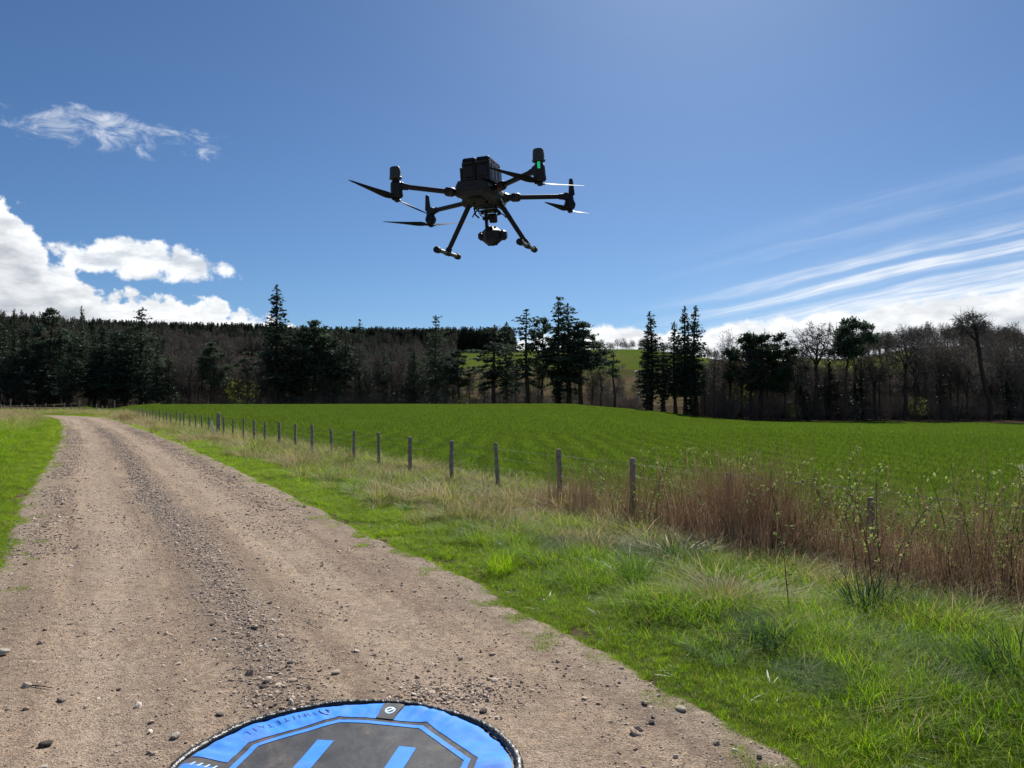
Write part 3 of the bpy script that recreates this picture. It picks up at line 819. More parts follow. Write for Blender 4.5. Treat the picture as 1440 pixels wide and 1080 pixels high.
def gravel():
    protos = [stone_mesh(k, M['gravel']) for k in range(6)]
    g = np.random.default_rng(17); Wl, Sl, Zl = [], [], []
    def band(n, s0, s1, wf, wsd, size, pw=1.0):
        s = s0 + (s1 - s0) * g.uniform(0, 1, n) ** pw; w = wf(s) + g.normal(0, 1, n) * wsd
        Wl.append(w); Sl.append(s); Zl.append(np.exp(g.normal(math.log(size), 0.45, n)))
    wig = lambda s: -0.05 + vn(s, s * 0, 3.0, 71, 2) * 0.16
    band(8000, 2.6, 16, wig, 0.13, 0.0085, 1.2)
    band(4800, 14, 50, wig, 0.15, 0.014, 1.2)
    band(1500, 3, 7.0, lambda s: 0.30 + (6 - s) * 0.12, 0.30, 0.0075)
    band(5000, 12, 50, lambda s: s * 0 + 1.45, 0.20, 0.014)
    band(5000, 10, 50, lambda s: s * 0 - 1.55, 0.22, 0.014)
    band(34000, 2.2, 12, lambda s: g.uniform(-2.0, 2.0, len(s)), 0.05, 0.0042, 1.2)
    band(2600, 2.2, 14, lambda s: g.uniform(-2.0, 2.0, len(s)), 0.05, 0.0105, 1.2)
    band(14000, 10, 45, lambda s: g.uniform(-2.0, 2.0, len(s)), 0.05, 0.009, 1.3)
    w, s, r = np.concatenate(Wl), np.concatenate(Sl) + S0, np.concatenate(Zl)
    r = np.clip(r, 0.003, 0.034)
    keep = ((vn(s, w, 0.5, 72, 2) > -0.30) | (np.abs(w) < 0.3)) & (np.abs(w) < 2.0)
    w, s, r = w[keep], s[keep], r[keep]
    x, y = road_xy(w, s); z = road_z(w, s) + r * 0.15
    px_, py_ = g.normal(-0.36, 0.20, 900), g.normal(4.36, 0.11, 900); pw, ps = road_wd(px_, py_); pr_ = np.clip(np.exp(g.normal(math.log(0.0085), 0.45, 900)), .003, .026)
    x, y, r = np.r_[x, px_], np.r_[y, py_], np.r_[r, pr_]; z = np.r_[z, road_z(pw, ps) + pr_ * 0.15]
    k = (np.hypot(x + 0.76, y - 3.357) > 0.83) & in_view(x, y); x, y, z, r = x[k], y[k], z[k], r[k]; n = len(x)
    scatter('gravel', protos, np.stack([x, y, z], -1), np.stack([g.normal(0, 0.35, n), g.normal(0, 0.35, n), g.uniform(0, 6.28, n)], -1),
            r[:, None] * g.uniform(0.75, 1.25, (n, 3)), g.integers(0, 6, n), 'loose grey and brown stones lying on the track', 'gravel')
    print('gravel', n)


gravel()

# ------------------------------------------------------------------ trees
def conifer_mesh(seed, base=0.22, rad=0.17, kind='fir', dens=1.0):
    """unit-high conifer: trunk with limbs, crown of needle sprays"""
    g = np.random.default_rng(seed)
    lean = g.normal(0, 0.012, 2)
    def ax(h): return np.array([lean[0] * math.sin(h * 3), lean[1] * math.sin(h * 2.3), h])
    hs = np.linspace(0, 0.985, 9); P = np.array([ax(h) for h in hs]); rr = 0.0165 * (1 - hs) ** 0.85 + 0.0012; rr[0] *= 1.35
    tr = [seg_tubes(P[:-1], P[1:], rr[:-1], rr[1:], 7)]
    L0, L1, C, Dd, Sz = [], [], [], [], []
    gap = 0.021 if kind == 'spruce' else 0.026
    hgt = base
    lop = g.uniform(0, 6.28)
    while hgt < 0.985:
        u = (hgt - base) / (1 - base)
        if kind == 'spruce': R_ = rad * (1 - u) ** 0.85 * (0.75 + 0.25 * ss(0, .25, u)) + 0.010
        elif kind == 'fir': R_ = rad * (1 - u ** 1.6) ** 0.8 * (0.55 + 0.45 * ss(0, .3, u)) + 0.012
        else: R_ = rad * (0.7 + 0.3 * math.sin(u * 9 + seed)) * (1 - u ** 3) + 0.012
        nb = g.integers(4, 7)
        a0 = g.uniform(0, 6.28)
        for b in range(nb):
            if g.uniform() > 0.88 * dens: continue
            an = a0 + b * 6.28 / nb + g.normal(0, 0.3)
            L = R_ * (g.uniform(0.55, 1.22) if kind == 'spruce' else g.uniform(0.38, 1.30)) * (1 + (0.0 if kind == 'spruce' else 0.3 * math.cos(an - lop) + 0.25 * math.sin(hgt * 31 + seed)))
            if u < 0.12 and g.uniform() < 0.4: L *= 0.5
            rise = (-0.34 + 0.62 * u) if kind != 'ivy' else 0.1
            o = ax(hgt + g.normal(0, 0.006))
            e = np.array([math.cos(an), math.sin(an), 0.0])
            tip = o + e * L + np.array([0, 0, L * rise * g.uniform(0.6, 1.4)])
            L0.append(o); L1.append(o + (tip - o) * 0.9)
            m = max(2, int(L / 0.0085))
            for q in range(m):
                fr = 0.18 + 0.82 * (q + g.uniform(0, 1)) / m
                sag = -0.10 * L * math.sin(fr * 3.0) if kind == 'spruce' else 0.0
                wd = L * 0.22 * (1 - fr * 0.6)
                p = o + (tip - o) * fr + np.array([0, 0, sag]) + np.array([-e[1], e[0], 0]) * g.normal(0, wd) + g.normal(0, 0.004, 3)
                C.append(p); Dd.append((e + np.array([-e[1], e[0], 0]) * g.normal(0, .7) + np.array([0, 0, -0.25])) * 1.0); Sz.append(0.0165 * (0.75 + 0.5 * (1 - u)))
        hgt += gap * g.uniform(0.7, 1.35)
    L0, L1 = np.array(L0), np.array(L1)
    tr.append(seg_tubes(L0, L1, np.full(len(L0), 0.0022), np.full(len(L0), 0.0006), 3))
    # dead stubs below the crown
    k = 10; hh = g.uniform(base * 0.35, base, k); an = g.uniform(0, 6.28, k); s0 = np.array([ax(h) for h in hh])
    tr.append(seg_tubes(s0, s0 + np.stack([np.cos(an), np.sin(an), -0.2 + 0 * an], -1) * g.uniform(0.02, 0.07, (k, 1)), np.full(k, .0014), np.full(k, .0005), 3))
    C, Dd, Sz = np.array(C), np.array(Dd), np.array(Sz)
    V, F = leaf_quads(np.repeat(C, 2, 0) + g.normal(0, 0.003, (len(C) * 2, 3)), np.repeat(Sz, 2), g, np.repeat(Dd, 2, 0), 0.5, 0.42)
    top = ax(0.985); tv, tf = leaf_quads(top + g.normal(0, 0.004, (14, 3)) + np.array([0, 0, 0.004]), 0.012, g, np.tile([0, 0, 1.0], (14, 1)), 1, 0.3)
    return join(tr), join([(V, F), (tv, tf)])


def pine_mesh(seed, base=0.5, rad=0.2, lean=0.05, npuff=20, size=0.012, flat=0.55):
    """Scots-pine shape: bare trunk, crooked limbs, separate clumps of needles"""
    g = np.random.default_rng(seed)
    dx = g.choice([-1, 1]) * lean
    def ax(h): return np.array([dx * (h ** 1.5) + 0.010 * math.sin(h * 9 + seed), 0.012 * math.sin(h * 7 + seed * 2), h])
    hs = np.linspace(0, 0.95, 10); P = np.array([ax(h) for h in hs]); rr = 0.019 * (1 - hs) ** 0.7 + 0.002; rr[0] *= 1.3
    tr = [seg_tubes(P[:-1], P[1:], rr[:-1], rr[1:], 7)]
    C, Dd, A, B, RA, RB = [], [], [], [], [], []
    for q in range(npuff):
        u = (q + g.uniform(0, 1)) / npuff
        h = base + (0.97 - base) * u
        an = g.uniform(0, 6.28); L = rad * g.uniform(0.35, 1.1) * (1 - 0.55 * u ** 2.5) * (0.75 + 0.25 * ss(0, 0.3, u))
        o = ax(min(h * 0.97, 0.93)); tip = o + np.array([math.cos(an) * L, math.sin(an) * L, L * g.uniform(-0.05, 0.5)])
        if q >= npuff - 2: tip = ax(0.95) + g.normal(0, 0.015, 3)
        mid = (o + tip) / 2 + np.array([0, 0, -0.08 * L])
        A += [o, mid]; B += [mid, tip]; RA += [.005, .0032]; RB += [.0032, .0012]
        rad_p = g.uniform(0.036, 0.068) * (0.8 + 0.5 * (1 - u)); n = int(210 * (rad_p / 0.05) ** 2)
        v = g.normal(0, 1, (n, 3)); v /= np.linalg.norm(v, axis=1)[:, None]; v *= (g.uniform(0, 1, (n, 1)) ** 0.45) * rad_p * (1 + 0.35 * g.normal(0, 1, (n, 1)))
        v[:, 2] *= flat; C.append(tip + v); Dd.append(v / (np.linalg.norm(v, axis=1)[:, None] + 1e-6) + np.array([0, 0, 0.35]))
    tr.append(seg_tubes(A, B, RA, RB, 4))
    C = np.vstack(C); Dd = np.vstack(Dd)
    return join(tr), leaf_quads(C, size, g, Dd, 0.6, 0.42)


def bare_mesh(seed, fork=0.3, zc=0.65, rx=0.17, rz=0.35, n=430, lean=0.0, thick=0.021, twig=0.0016, shell=0.35):
    """leafless broadleaf: limbs dividing again and again towards points spread through the crown, fine twigs at the ends"""
    g = np.random.default_rng(seed)
    v = g.normal(0, 1, (n * 2, 3)); v /= np.linalg.norm(v, axis=1)[:, None]; v = v[v[:, 2] > -0.62][:n]; n = len(v)
    lump = 1 + 0.22 * np.sin(np.arctan2(v[:, 1], v[:, 0]) * 3 + seed) * np.cos(v[:, 2] * 5 + seed * 2) + 0.08 * g.normal(0, 1, n)
    Tg = v * (g.uniform(0, 1, n) ** shell * lump)[:, None] * np.array([rx, rx, rz]) + np.array([lean, 0, zc])
    T = ([], [], [], []); K = ([], [], [], [])
    def seg(p, q, a, b, big):
        for l_, x_ in zip(T if big else K, (p, q, a, b)): l_.append(x_)
    rad = lambda m: max(twig, thick * (m / n) ** 0.44)
    def grow(p, pts, d, lv):
        m = len(pts)
        if m <= 2 or lv > 12:
            for q in pts:
                md = (p + q) / 2 + g.normal(0, 0.008, 3); seg(p, md, twig * 1.1, twig, False); seg(md, q, twig, twig * 0.8, False)
                for k in range(3):
                    e = q + g.normal(0, 0.016, 3) + (q - md) * 0.35; seg(md * 0.35 + q * 0.65, e, twig * 0.9, twig * 0.55, False)
            return
        c = pts.mean(0); fr = 0.34 if lv else 0.22
        q = p + (c - p) * fr + d * np.linalg.norm(c - p) * 0.10 + g.normal(0, 0.010, 3) * (1 if lv else 0.4)
        a = rad(m); md = (p + q) / 2 + g.normal(0, 0.006, 3); seg(p, md, a, a * 0.93, m > n * 0.05); seg(md, q, a * 0.93, a * 0.86, m > n * 0.05)
        nd = q - p; nd /= np.linalg.norm(nd) + 1e-9
        k = 3 if (g.uniform() < 0.35 and m > 8) or lv == 0 else 2
        cen = pts[g.choice(m, k, replace=False)]
        for it in range(3):
            lab = ((pts[:, None] - cen[None]) ** 2).sum(2).argmin(1)
            cen = np.array([pts[lab == z].mean(0) if (lab == z).any() else cen[z] for z in range(k)])
        for z in range(k):
            if (lab == z).any(): grow(q, pts[lab == z], nd, lv + 1)
    f0 = np.array([lean * 0.55, 0, fork]); p = np.zeros(3)
    for k in range(4):
        u = (k + 1) / 4; q = np.array([lean * 0.55 * u ** 1.2, 0, fork * u]) + (g.normal(0, 0.006, 3) if k < 3 else 0); seg(p, q, thick * (1.25 if k == 0 else 1.08 - 0.03 * k), thick * (1.05 - 0.03 * k), True); p = q
    grow(p, Tg, np.array([0, 0, 1.0]), 0)
    tv, tf = seg_tubes(*T, 6); kv, kf = seg_tubes(*K, 3)
    zmax = max(tv[:, 2].max(), kv[:, 2].max()); return (tv / zmax, tf), (kv / zmax, kf), None


def shrub_mesh(seed, n=16):
    g = np.random.default_rng(seed); A, B, RA, RB = [], [], [], []
    def grow(p, d, L, r, lv):
        for q in range(2):
            d = d + g.normal(0, 0.16, 3); d /= np.linalg.norm(d); p2 = p + d * L / 2
            A.append(p); B.append(p2); RA.append(r); RB.append(r * 0.8); p, r = p2, r * 0.8
        if lv < 3:
            for c in range(g.integers(2, 5)):
                nd = d + g.normal(0, 0.42, 3); nd[2] += 0.15; nd /= np.linalg.norm(nd); grow(p, nd, L * g.uniform(0.5, 0.8), r * 0.65, lv + 1)
    for k in range(n):
        an = g.uniform(0, 6.28); d = np.array([math.cos(an) * 0.42, math.sin(an) * 0.42, 1.0]) * 1.0; d /= np.linalg.norm(d)
        grow(np.array([math.cos(an) * 0.05, math.sin(an) * 0.05, 0]), d, g.uniform(0.28, 0.42), 0.0085, 0)
    V, F = seg_tubes(A, B, RA, RB, 3); V = V / V[:, 2].max()
    return V, F


def tm(name, VF, mat): return mesh(name, VF[0], VF[1], mat)


PROTO = {}


def proto(key, tr, cr, tmat, cmat): PROTO.setdefault(key, []).append((tm('trunk', tr, M[tmat]), tm('crown', cr, M[cmat])))


for k in range(3): proto('spruce', *conifer_mesh(200 + k, 0.22, 0.145, 'spruce'), 'bark_brown', 'needle')
for k in range(5): proto('fir', *conifer_mesh(210 + k, 0.16 + 0.05 * (k % 3), 0.205, 'fir'), 'bark_brown', 'needle')
for k in range(2): proto('open_fir', *conifer_mesh(225 + k, 0.30, 0.21, 'fir', 0.72), 'bark_brown', 'needle')
for k in range(2): proto('ivy', *conifer_mesh(230 + k, 0.03, 0.095, 'ivy', 1.1), 'bark', 'ivy')
for k in range(3): proto('pine', *pine_mesh(240 + k, 0.42, 0.20, 0.04, 34, 0.0145), 'bark_brown', 'needle')
proto('thin_pine', *pine_mesh(250, 0.62, 0.16, 0.02, 9), 'bark_brown', 'needle')
proto('flat_pine', *pine_mesh(255, 0.62, 0.24, 0.10, 34, 0.015, 0.72), 'bark_brown', 'needle')
proto('round', *pine_mesh(260, 0.36, 0.38, 0.03, 105, 0.016, 0.85), 'bark', 'ivy')
for k in range(4):
    a, b, _ = bare_mesh(300 + k, 0.26 + 0.05 * k, 0.62, 0.20, 0.38, 460, 0.02, 0.017, 0.0017); proto('bare', a, b, 'bark', 'twig')
for k in range(2):
    a, b, _ = bare_mesh(310 + k, 0.44, 0.73, 0.25, 0.26, 620, 0.03, 0.021, 0.0017, 0.28); proto('oak', a, b, 'bark', 'twig_grey')
a, b, _ = bare_mesh(322, 0.66, 0.84, 0.155, 0.155, 460, -0.16, 0.0165, 0.0016, 0.28); proto('tall_bare', a, b, 'bark', 'twig_grey')
for k in range(3):
    a, b, _ = bare_mesh(330 + k, 0.35, 0.66, 0.12, 0.36, 280, 0.01, 0.0085, 0.0017); proto('slim', a, b, 'bark', 'twig')
SHRUB = [tm('stems', shrub_mesh(340 + k), M['twig']) for k in range(3)]
g0 = np.random.default_rng(77)
for tk, (t_, c_) in [(k, v) for k in PROTO for v in PROTO[k]]: pass
LAND = [(0, 'the left edge of the view'), (67, 'the flat-tipped pine'), (113, 'the thin pointed spruce tip'), (145, 'the pyramid-shaped spruce'), (199, 'the bulky ragged fir'), (238, 'the low fir ending the dark block'),
        (302, 'the small rounded pine'), (350, 'the thin-stemmed pine'), (387, 'the tall lone spruce'), (441, 'the dark row by the lone spruce'), (486, 'the straight-trunked dark fir'), (541, 'the short dark fir'), (613, 'the narrow leaning fir'), (660, 'the pasture gap'),
        (694, 'the fir with a heavy low limb'), (744, 'the fork-crowned fir'), (786, 'the tallest fir of the middle clump'), (815, 'the wide-crowned pine'), (864, 'the flag-shaped pine'),
        (911, 'the thick ivy-covered column'), (972, 'the two spruce spires'), (1028, 'the bud-green bare tree'), (1070, 'the dark dome-shaped evergreen'), (1147, 'the round-headed oak'), (1187, 'the leaning lopsided pine'), (1235, 'the yellowish hill pasture gap'),
        (1272, 'the stout old bare tree'), (1303, 'the double-stemmed bare tree'), (1336, 'the low-branched bare tree'), (1392, 'the tallest leaning bare tree'), (1440, 'the right edge of the view')]


def place_labels(objs, what, land):
    """give each look-alike its own label by what it stands beside"""
    pl = {}
    for o, px in objs:
        q = min(land, key=lambda a: abs(a[0] - px)); pl.setdefault((q[1], 'left' if px < q[0] else 'right'), []).append((abs(px - q[0]), o))
    for (nm, sd_), lst in pl.items():
        lst.sort(key=lambda a: a[0])
        for k, (dd, o) in enumerate(lst):
            o['label'] = what + (' next on the ' if k == 0 else ' second on the ' if k == 1 else ' third on the ' if k == 2 else (' fourth', ' fifth', ' sixth', ' seventh', ' eighth', ' ninth', ' tenth')[min(k - 3, 6)] + ' on the ') + sd_ + ' of ' + nm


NAMES = {'spruce': ('spruce_tree', 'spruce'), 'fir': ('fir_tree', 'fir'), 'open_fir': ('fir_tree', 'fir'), 'ivy': ('ivy_clad_tree', 'tree'), 'pine': ('pine_tree', 'pine'), 'thin_pine': ('pine_tree', 'pine'), 'flat_pine': ('pine_tree', 'pine'),
         'round': ('evergreen_tree', 'tree'), 'bare': ('bare_tree', 'tree'), 'oak': ('bare_tree', 'tree'), 'tall_bare': ('bare_tree', 'tree'), 'slim': ('slim_bare_tree', 'tree')}


def tree(key, px, topy, d, label, group, wf=1.0, var=None, rot=None, topmode=True):
    x, y = at_px(px, d); z = float(z_at(x, y)) - 0.15
    h = (562 - topy) / 1040.0 * d + CAM_H - z
    v = PROTO[key][(g0.integers(0, 99) if var is None else var) % len(PROTO[key])]
    o = empty(NAMES[key][0], (x, y, z)); o.rotation_euler.z = g0.uniform(0, 6.28) if rot is None else rot
    o.scale = (h * wf, h * wf, h)
    obj('trunk', v[0], o); obj('crown', v[1], o)
    o['px'] = px
    return tag(o, label, NAMES[key][1], group)


LG, LB, LR, LF = 'conifers in the dark left-hand wood', 'bare trees along the far side of the field', 'bare trees in the right-hand wood', 'firs along the middle of the wood edge'
# --- dense block of conifers at the left
common = 'tall black-green fir packed into the dense wood at the left end'
for px, ty in ((-24, 456), (-2, 452), (18, 462), (36, 455), (52, 468), (84, 462), (100, 450), (116, 466), (133, 470), (161, 462), (178, 458), (222, 480)):
    tree('fir' if px % 3 else 'spruce', px, ty, 186 + g0.uniform(-5, 14), common, LG, 1.15)
tree('pine', 67, 433, 190, 'dark pine with a flat bushy tip above the left-hand forest skyline', None, 0.9, 0)
tree('spruce', 113, 430, 205, 'thin pointed spruce tip rising over the forest left of the cumulus gap', None, 0.7, 1)
tree('spruce', 145, 455, 186, 'broad pyramid-shaped spruce in the middle of the left-hand dark block', None, 1.5, 2)
tree('fir', 199, 434, 188, 'bulky dark fir with a ragged top, right end of the left dark block', None, 1.25, 1)
tree('fir', 238, 500, 184, 'low dark fir trailing off the right end of the left dark block', None, 1.2, 3)
for px, ty in ((10, 500), (60, 506), (95, 498), (150, 508), (205, 505), (30, 515), (125, 515), (175, 512)):
    tree('fir', px, ty, 182 + g0.uniform(-3, 3), 'lower fir filling the front of the dense left-hand wood', LG, 1.5)
# --- lone spruce and its neighbours
tree('spruce', 387, 400, 184, 'tall lone spruce with a bare spire high above the forest skyline', None, 1.25, 0)
tree('pine', 302, 482, 182, 'small rounded pine among brown bare trees left of the tall lone spruce', None, 1.1, 1)
tree('thin_pine', 350, 492, 184, 'thin-stemmed pine just left of the tall lone spruce', None, 1.1)
for px, ty, k in ((409, 462, 'fir'), (424, 456, 'fir'), (441, 450, 'pine'), (456, 458, 'fir'), (470, 464, 'fir')):
    tree(k, px, ty, 188, 'dark conifer in the tight row right of the tall lone spruce', LF, 1.15)
tree('open_fir', 486, 458, 184, 'dark fir on a clear straight trunk, right end of the row beside the lone spruce', None, 1.1, 0)
tree('open_fir', 504, 448, 192, 'ragged half-dead conifer with a bent bare tip against the sky', None, 0.55, 1)
tree('fir', 541, 486, 190, 'short dark fir among bare brown trees, midway between lone spruce and narrow leaning fir', None, 1.2, 2)
tree('fir', 582, 492, 188, 'low broad fir just left of the narrow leaning fir', None, 1.3, 4)
tree('fir', 613, 443, 184, 'narrow dark fir with a leaning tip standing left of the pasture gap', None, 0.85, 0)
tree('pine', 645, 492, 182, 'small pine beside the left edge of the green pasture gap', None, 1.15, 2)
# --- middle clump
tree('open_fir', 694, 456, 180, 'dark fir with a heavy low limb on its left, right of the pasture gap', None, 1.6, 0, 2.2)
tree('fir', 713, 452, 192, 'slim fir behind the heavy-limbed fir', None, 0.8, 3)
tree('open_fir', 744, 434, 180, 'ragged fir with a forked crown, left member of the tall middle clump', None, 1.35, 1)
tree('pine', 762, 446, 186, 'thin pine filling the notch in the tall middle clump', None, 0.7, 2)
tree('fir', 786, 418, 180, 'tallest fir of the middle clump, with a twin-pointed top', None, 1.25, 1)
tree('open_fir', 800, 426, 183, 'second tallest fir of the middle clump, leaning right', None, 1.3, 0)
tree('pine', 815, 452, 180, 'broad pine with a wide crown on a stout trunk, right side of the middle clump', None, 1.35, 0)
tree('ivy', 783, 520, 178, 'ivy-wrapped stump of a tree at the foot of the middle clump', None, 1.9, 0)
tree('thin_pine', 864, 496, 168, 'small flag-shaped pine on a thin trunk in front of the brown slope', None, 1.2, 0, 0.4)
# --- right-hand conifers
tree('ivy', 911, 462, 128, 'thick ivy-covered column of a tree, left end of the right-hand wood', None, 1.5, 0)
tree('spruce', 914, 438, 130, 'spruce with a spiky top growing out of the ivy-covered column', None, 1.4, 1)
tree('ivy', 931, 482, 131, 'slimmer ivy-covered tree between the spiky spruce and the paired spruces', None, 1.0, 1)
tree('spruce', 950, 452, 130, 'short spruce at the left foot of the paired spires', None, 1.15, 2)
tree('spruce', 964, 430, 128, 'left one of two tall thin spruce spires at the field edge', None, 1.1, 0)
tree('spruce', 980, 429, 129, 'right one of two tall thin spruce spires at the field edge', None, 1.2, 2)
tree('ivy', 972, 492, 126, 'dark ivy-clad trunk below the two tall spruce spires', None, 1.6, 0)
tree('bare', 1028, 459, 132, 'bare branching tree with bud-green twigs left of the dark dome-shaped evergreen', None, 0.8, 0)
tree('round', 1070, 471, 128, 'dark dome-shaped evergreen spreading wide over several trunks', None, 1.15)
tree('bare', 1078, 460, 134, 'bare tree whose fine top pokes out above the dark dome-shaped evergreen', None, 0.7, 2)
tree('oak', 1147, 449, 126, 'bare round-headed oak outlined against white cloud', None, 1.0, 0)
tree('flat_pine', 1187, 446, 124, 'leaning pine with a dark lopsided crown right of the round-headed oak', None, 0.9, 0, 2.6)
tree('ivy', 1130, 506, 128, 'dull ivy-smothered tree below the round-headed oak', None, 1.5, 1)
tree('ivy', 1166, 494, 129, 'dark ivy-smothered trunk between the round-headed oak and the leaning lopsided pine', None, 1.6, 0)
tree('ivy', 1214, 512, 127, 'short ivy-dark tree under the right side of the leaning lopsided pine', None, 1.7, 1)
tree('ivy', 1322, 505, 130, 'ivy-dark tree in shade between the double-stemmed and low-branched bare trees', None, 1.4, 0)
tree('ivy', 1418, 508, 127, 'ivy-dark tree in shade right of the tallest leaning bare tree', None, 1.5, 1)
tree('oak', 1272, 460, 124, 'stout old bare tree on a thick dark trunk beside a bright green bush', None, 0.85, 1)
tree('bare', 1303, 452, 127, 'bare tree with a straight double stem, next right of the stout old one', None, 0.75, 1)
tree('bare', 1336, 466, 130, 'bare tree with side branches low on its stem, left of the tall leaning one', None, 0.8, 3)
tree('tall_bare', 1392, 429, 122, 'tallest bare tree at the right, leaning left with a small round head', None, 1.05, 0, 0.0)
tree('bare', 1412, 470, 126, 'bare upright tree just right of the tall leaning one', None, 0.7, 0)
tree('bare', 1446, 478, 122, 'bare tree cut by the right edge of the view', None, 0.8, 2)
# --- lesser bare trees, left/middle and right
for px in (252, 266, 281, 296, 318, 334, 345, 366, 399, 432, 462, 498, 515, 530, 550, 566, 578, 596, 630, 661, 679, 726, 755, 806, 832, 846):
    ty = g0.uniform(474, 505) if px < 520 else g0.uniform(488, 516)
    if 640 < px < 690: ty = g0.uniform(512, 524)
    if px > 820: ty = g0.uniform(500, 515)
    tree('bare' if g0.uniform() < 0.55 else 'slim', px + g0.uniform(-3, 3), ty, 184 + g0.uniform(-4, 8), 'brownish bare tree in the thin wood between the conifers across the field', LB, 1.0)
for px in (938, 992, 1003, 1017, 1044, 1056, 1088, 1104, 1118, 1138, 1164, 1176, 1203, 1216, 1228, 1240, 1253, 1286, 1294, 1318, 1326, 1349, 1360, 1374, 1402, 1424, 1436):
    tree('bare' if g0.uniform() < 0.45 else 'slim', px + g0.uniform(-3, 3), (g0.uniform(472, 500) if px < 1200 else g0.uniform(462, 492)) if px > 1010 else g0.uniform(485, 508), 128 + g0.uniform(-4, 8), 'thin bare tree among many in the brown wood at the right', LR, 1.2)


place_labels([(o, o['px']) for o in S.objects if o.get('label', '').startswith('tall black-green fir packed')], 'tall black-green conifer', LAND[:6])
place_labels([(o, o['px']) for o in S.objects if o.get('label', '').startswith('lower fir filling')], 'lower front-row fir', LAND[:6])
place_labels([(o, o['px']) for o in S.objects if o.get('label', '').startswith('dark conifer in the tight row')], 'dark conifer', LAND[8:11])
place_labels([(o, o['px']) for o in S.objects if o.get('label', '').startswith('brownish bare tree')], 'brownish bare tree', LAND[4:19])
place_labels([(o, o['px']) for o in S.objects if o.get('label', '').startswith('thin bare tree')], 'thin bare tree', LAND[18:])


def shrub(px, h, d, label, group, leafy=False, wf=1.0):
    x, y = at_px(px, d); z = float(z_at(x, y)) - 0.05
    o = empty('bare_shrub' if not leafy else 'budding_bush', (x, y, z)); o.rotation_euler.z = g0.uniform(0, 6.28); o.scale = (h * wf, h * wf, h)
    obj('stems', SHRUB[g0.integers(0, 3)], o)
    if leafy: obj('leaves', BUDS, o)
    o['px'] = px
    return tag(o, label, 'bush', group)


gb = np.random.default_rng(9); nb_ = 420
v = gb.normal(0, 1, (nb_, 3)); v /= np.linalg.norm(v, axis=1)[:, None]; v *= gb.uniform(0.25, 1, (nb_, 1)) ** 0.5 * np.array([0.48, 0.48, 0.42]); v[:, 2] += 0.56
BUDS = tm('leaves', leaf_quads(v, 0.035, gb), M['bud_leaf'])
for k in range(34):
    px = 245 + k * 18.6 + g0.uniform(-6, 6)
    if px > 880: break
    shrub(px, g0.uniform(4.5, 9), 181 + g0.uniform(-3, 4), 'bushy bare thicket shrub below the trees across the field', 'bare shrubs under the far trees', wf=1.15)
for k in range(30):
    shrub(1000 + k * 15.5 + g0.uniform(-5, 5), g0.uniform(2.6, 5.5), 123.5 + g0.uniform(-1, 4) if k > 1 else 128, 'bushy bare shrub at the foot of the right-hand wood', 'bare shrubs under the right-hand wood', wf=1.2)
shrub(566 + 88, 5.0, 178, 'low yellow-green bush coming into leaf below the pasture gap', None, True, 1.3)
shrub(1290, 4.2, 123, 'bright green bush between the stout old tree and the double-stemmed one', None, True, 0.9)
shrub(1040, 9.5, 133, 'pale green budding bush left of the dark dome-shaped evergreen', None, True, 0.6)
shrub(340, 9.0, 183, 'faint green budding bush beside the thin-stemmed pine', None, True, 1.0)
shrub(1114, 3.0, 123, 'small yellowish bush at the field edge below the round-headed oak', None, True, 1.0)


place_labels([(o, o['px']) for o in S.objects if o.get('label', '').startswith('bushy bare thicket')], 'bushy bare shrub', LAND[4:19])
place_labels([(o, o['px']) for o in S.objects if o.get('label', '').startswith('bushy bare shrub at the foot')], 'low bare shrub', LAND[18:])
for o in S.objects:
    if 'px' in o: del o['px']


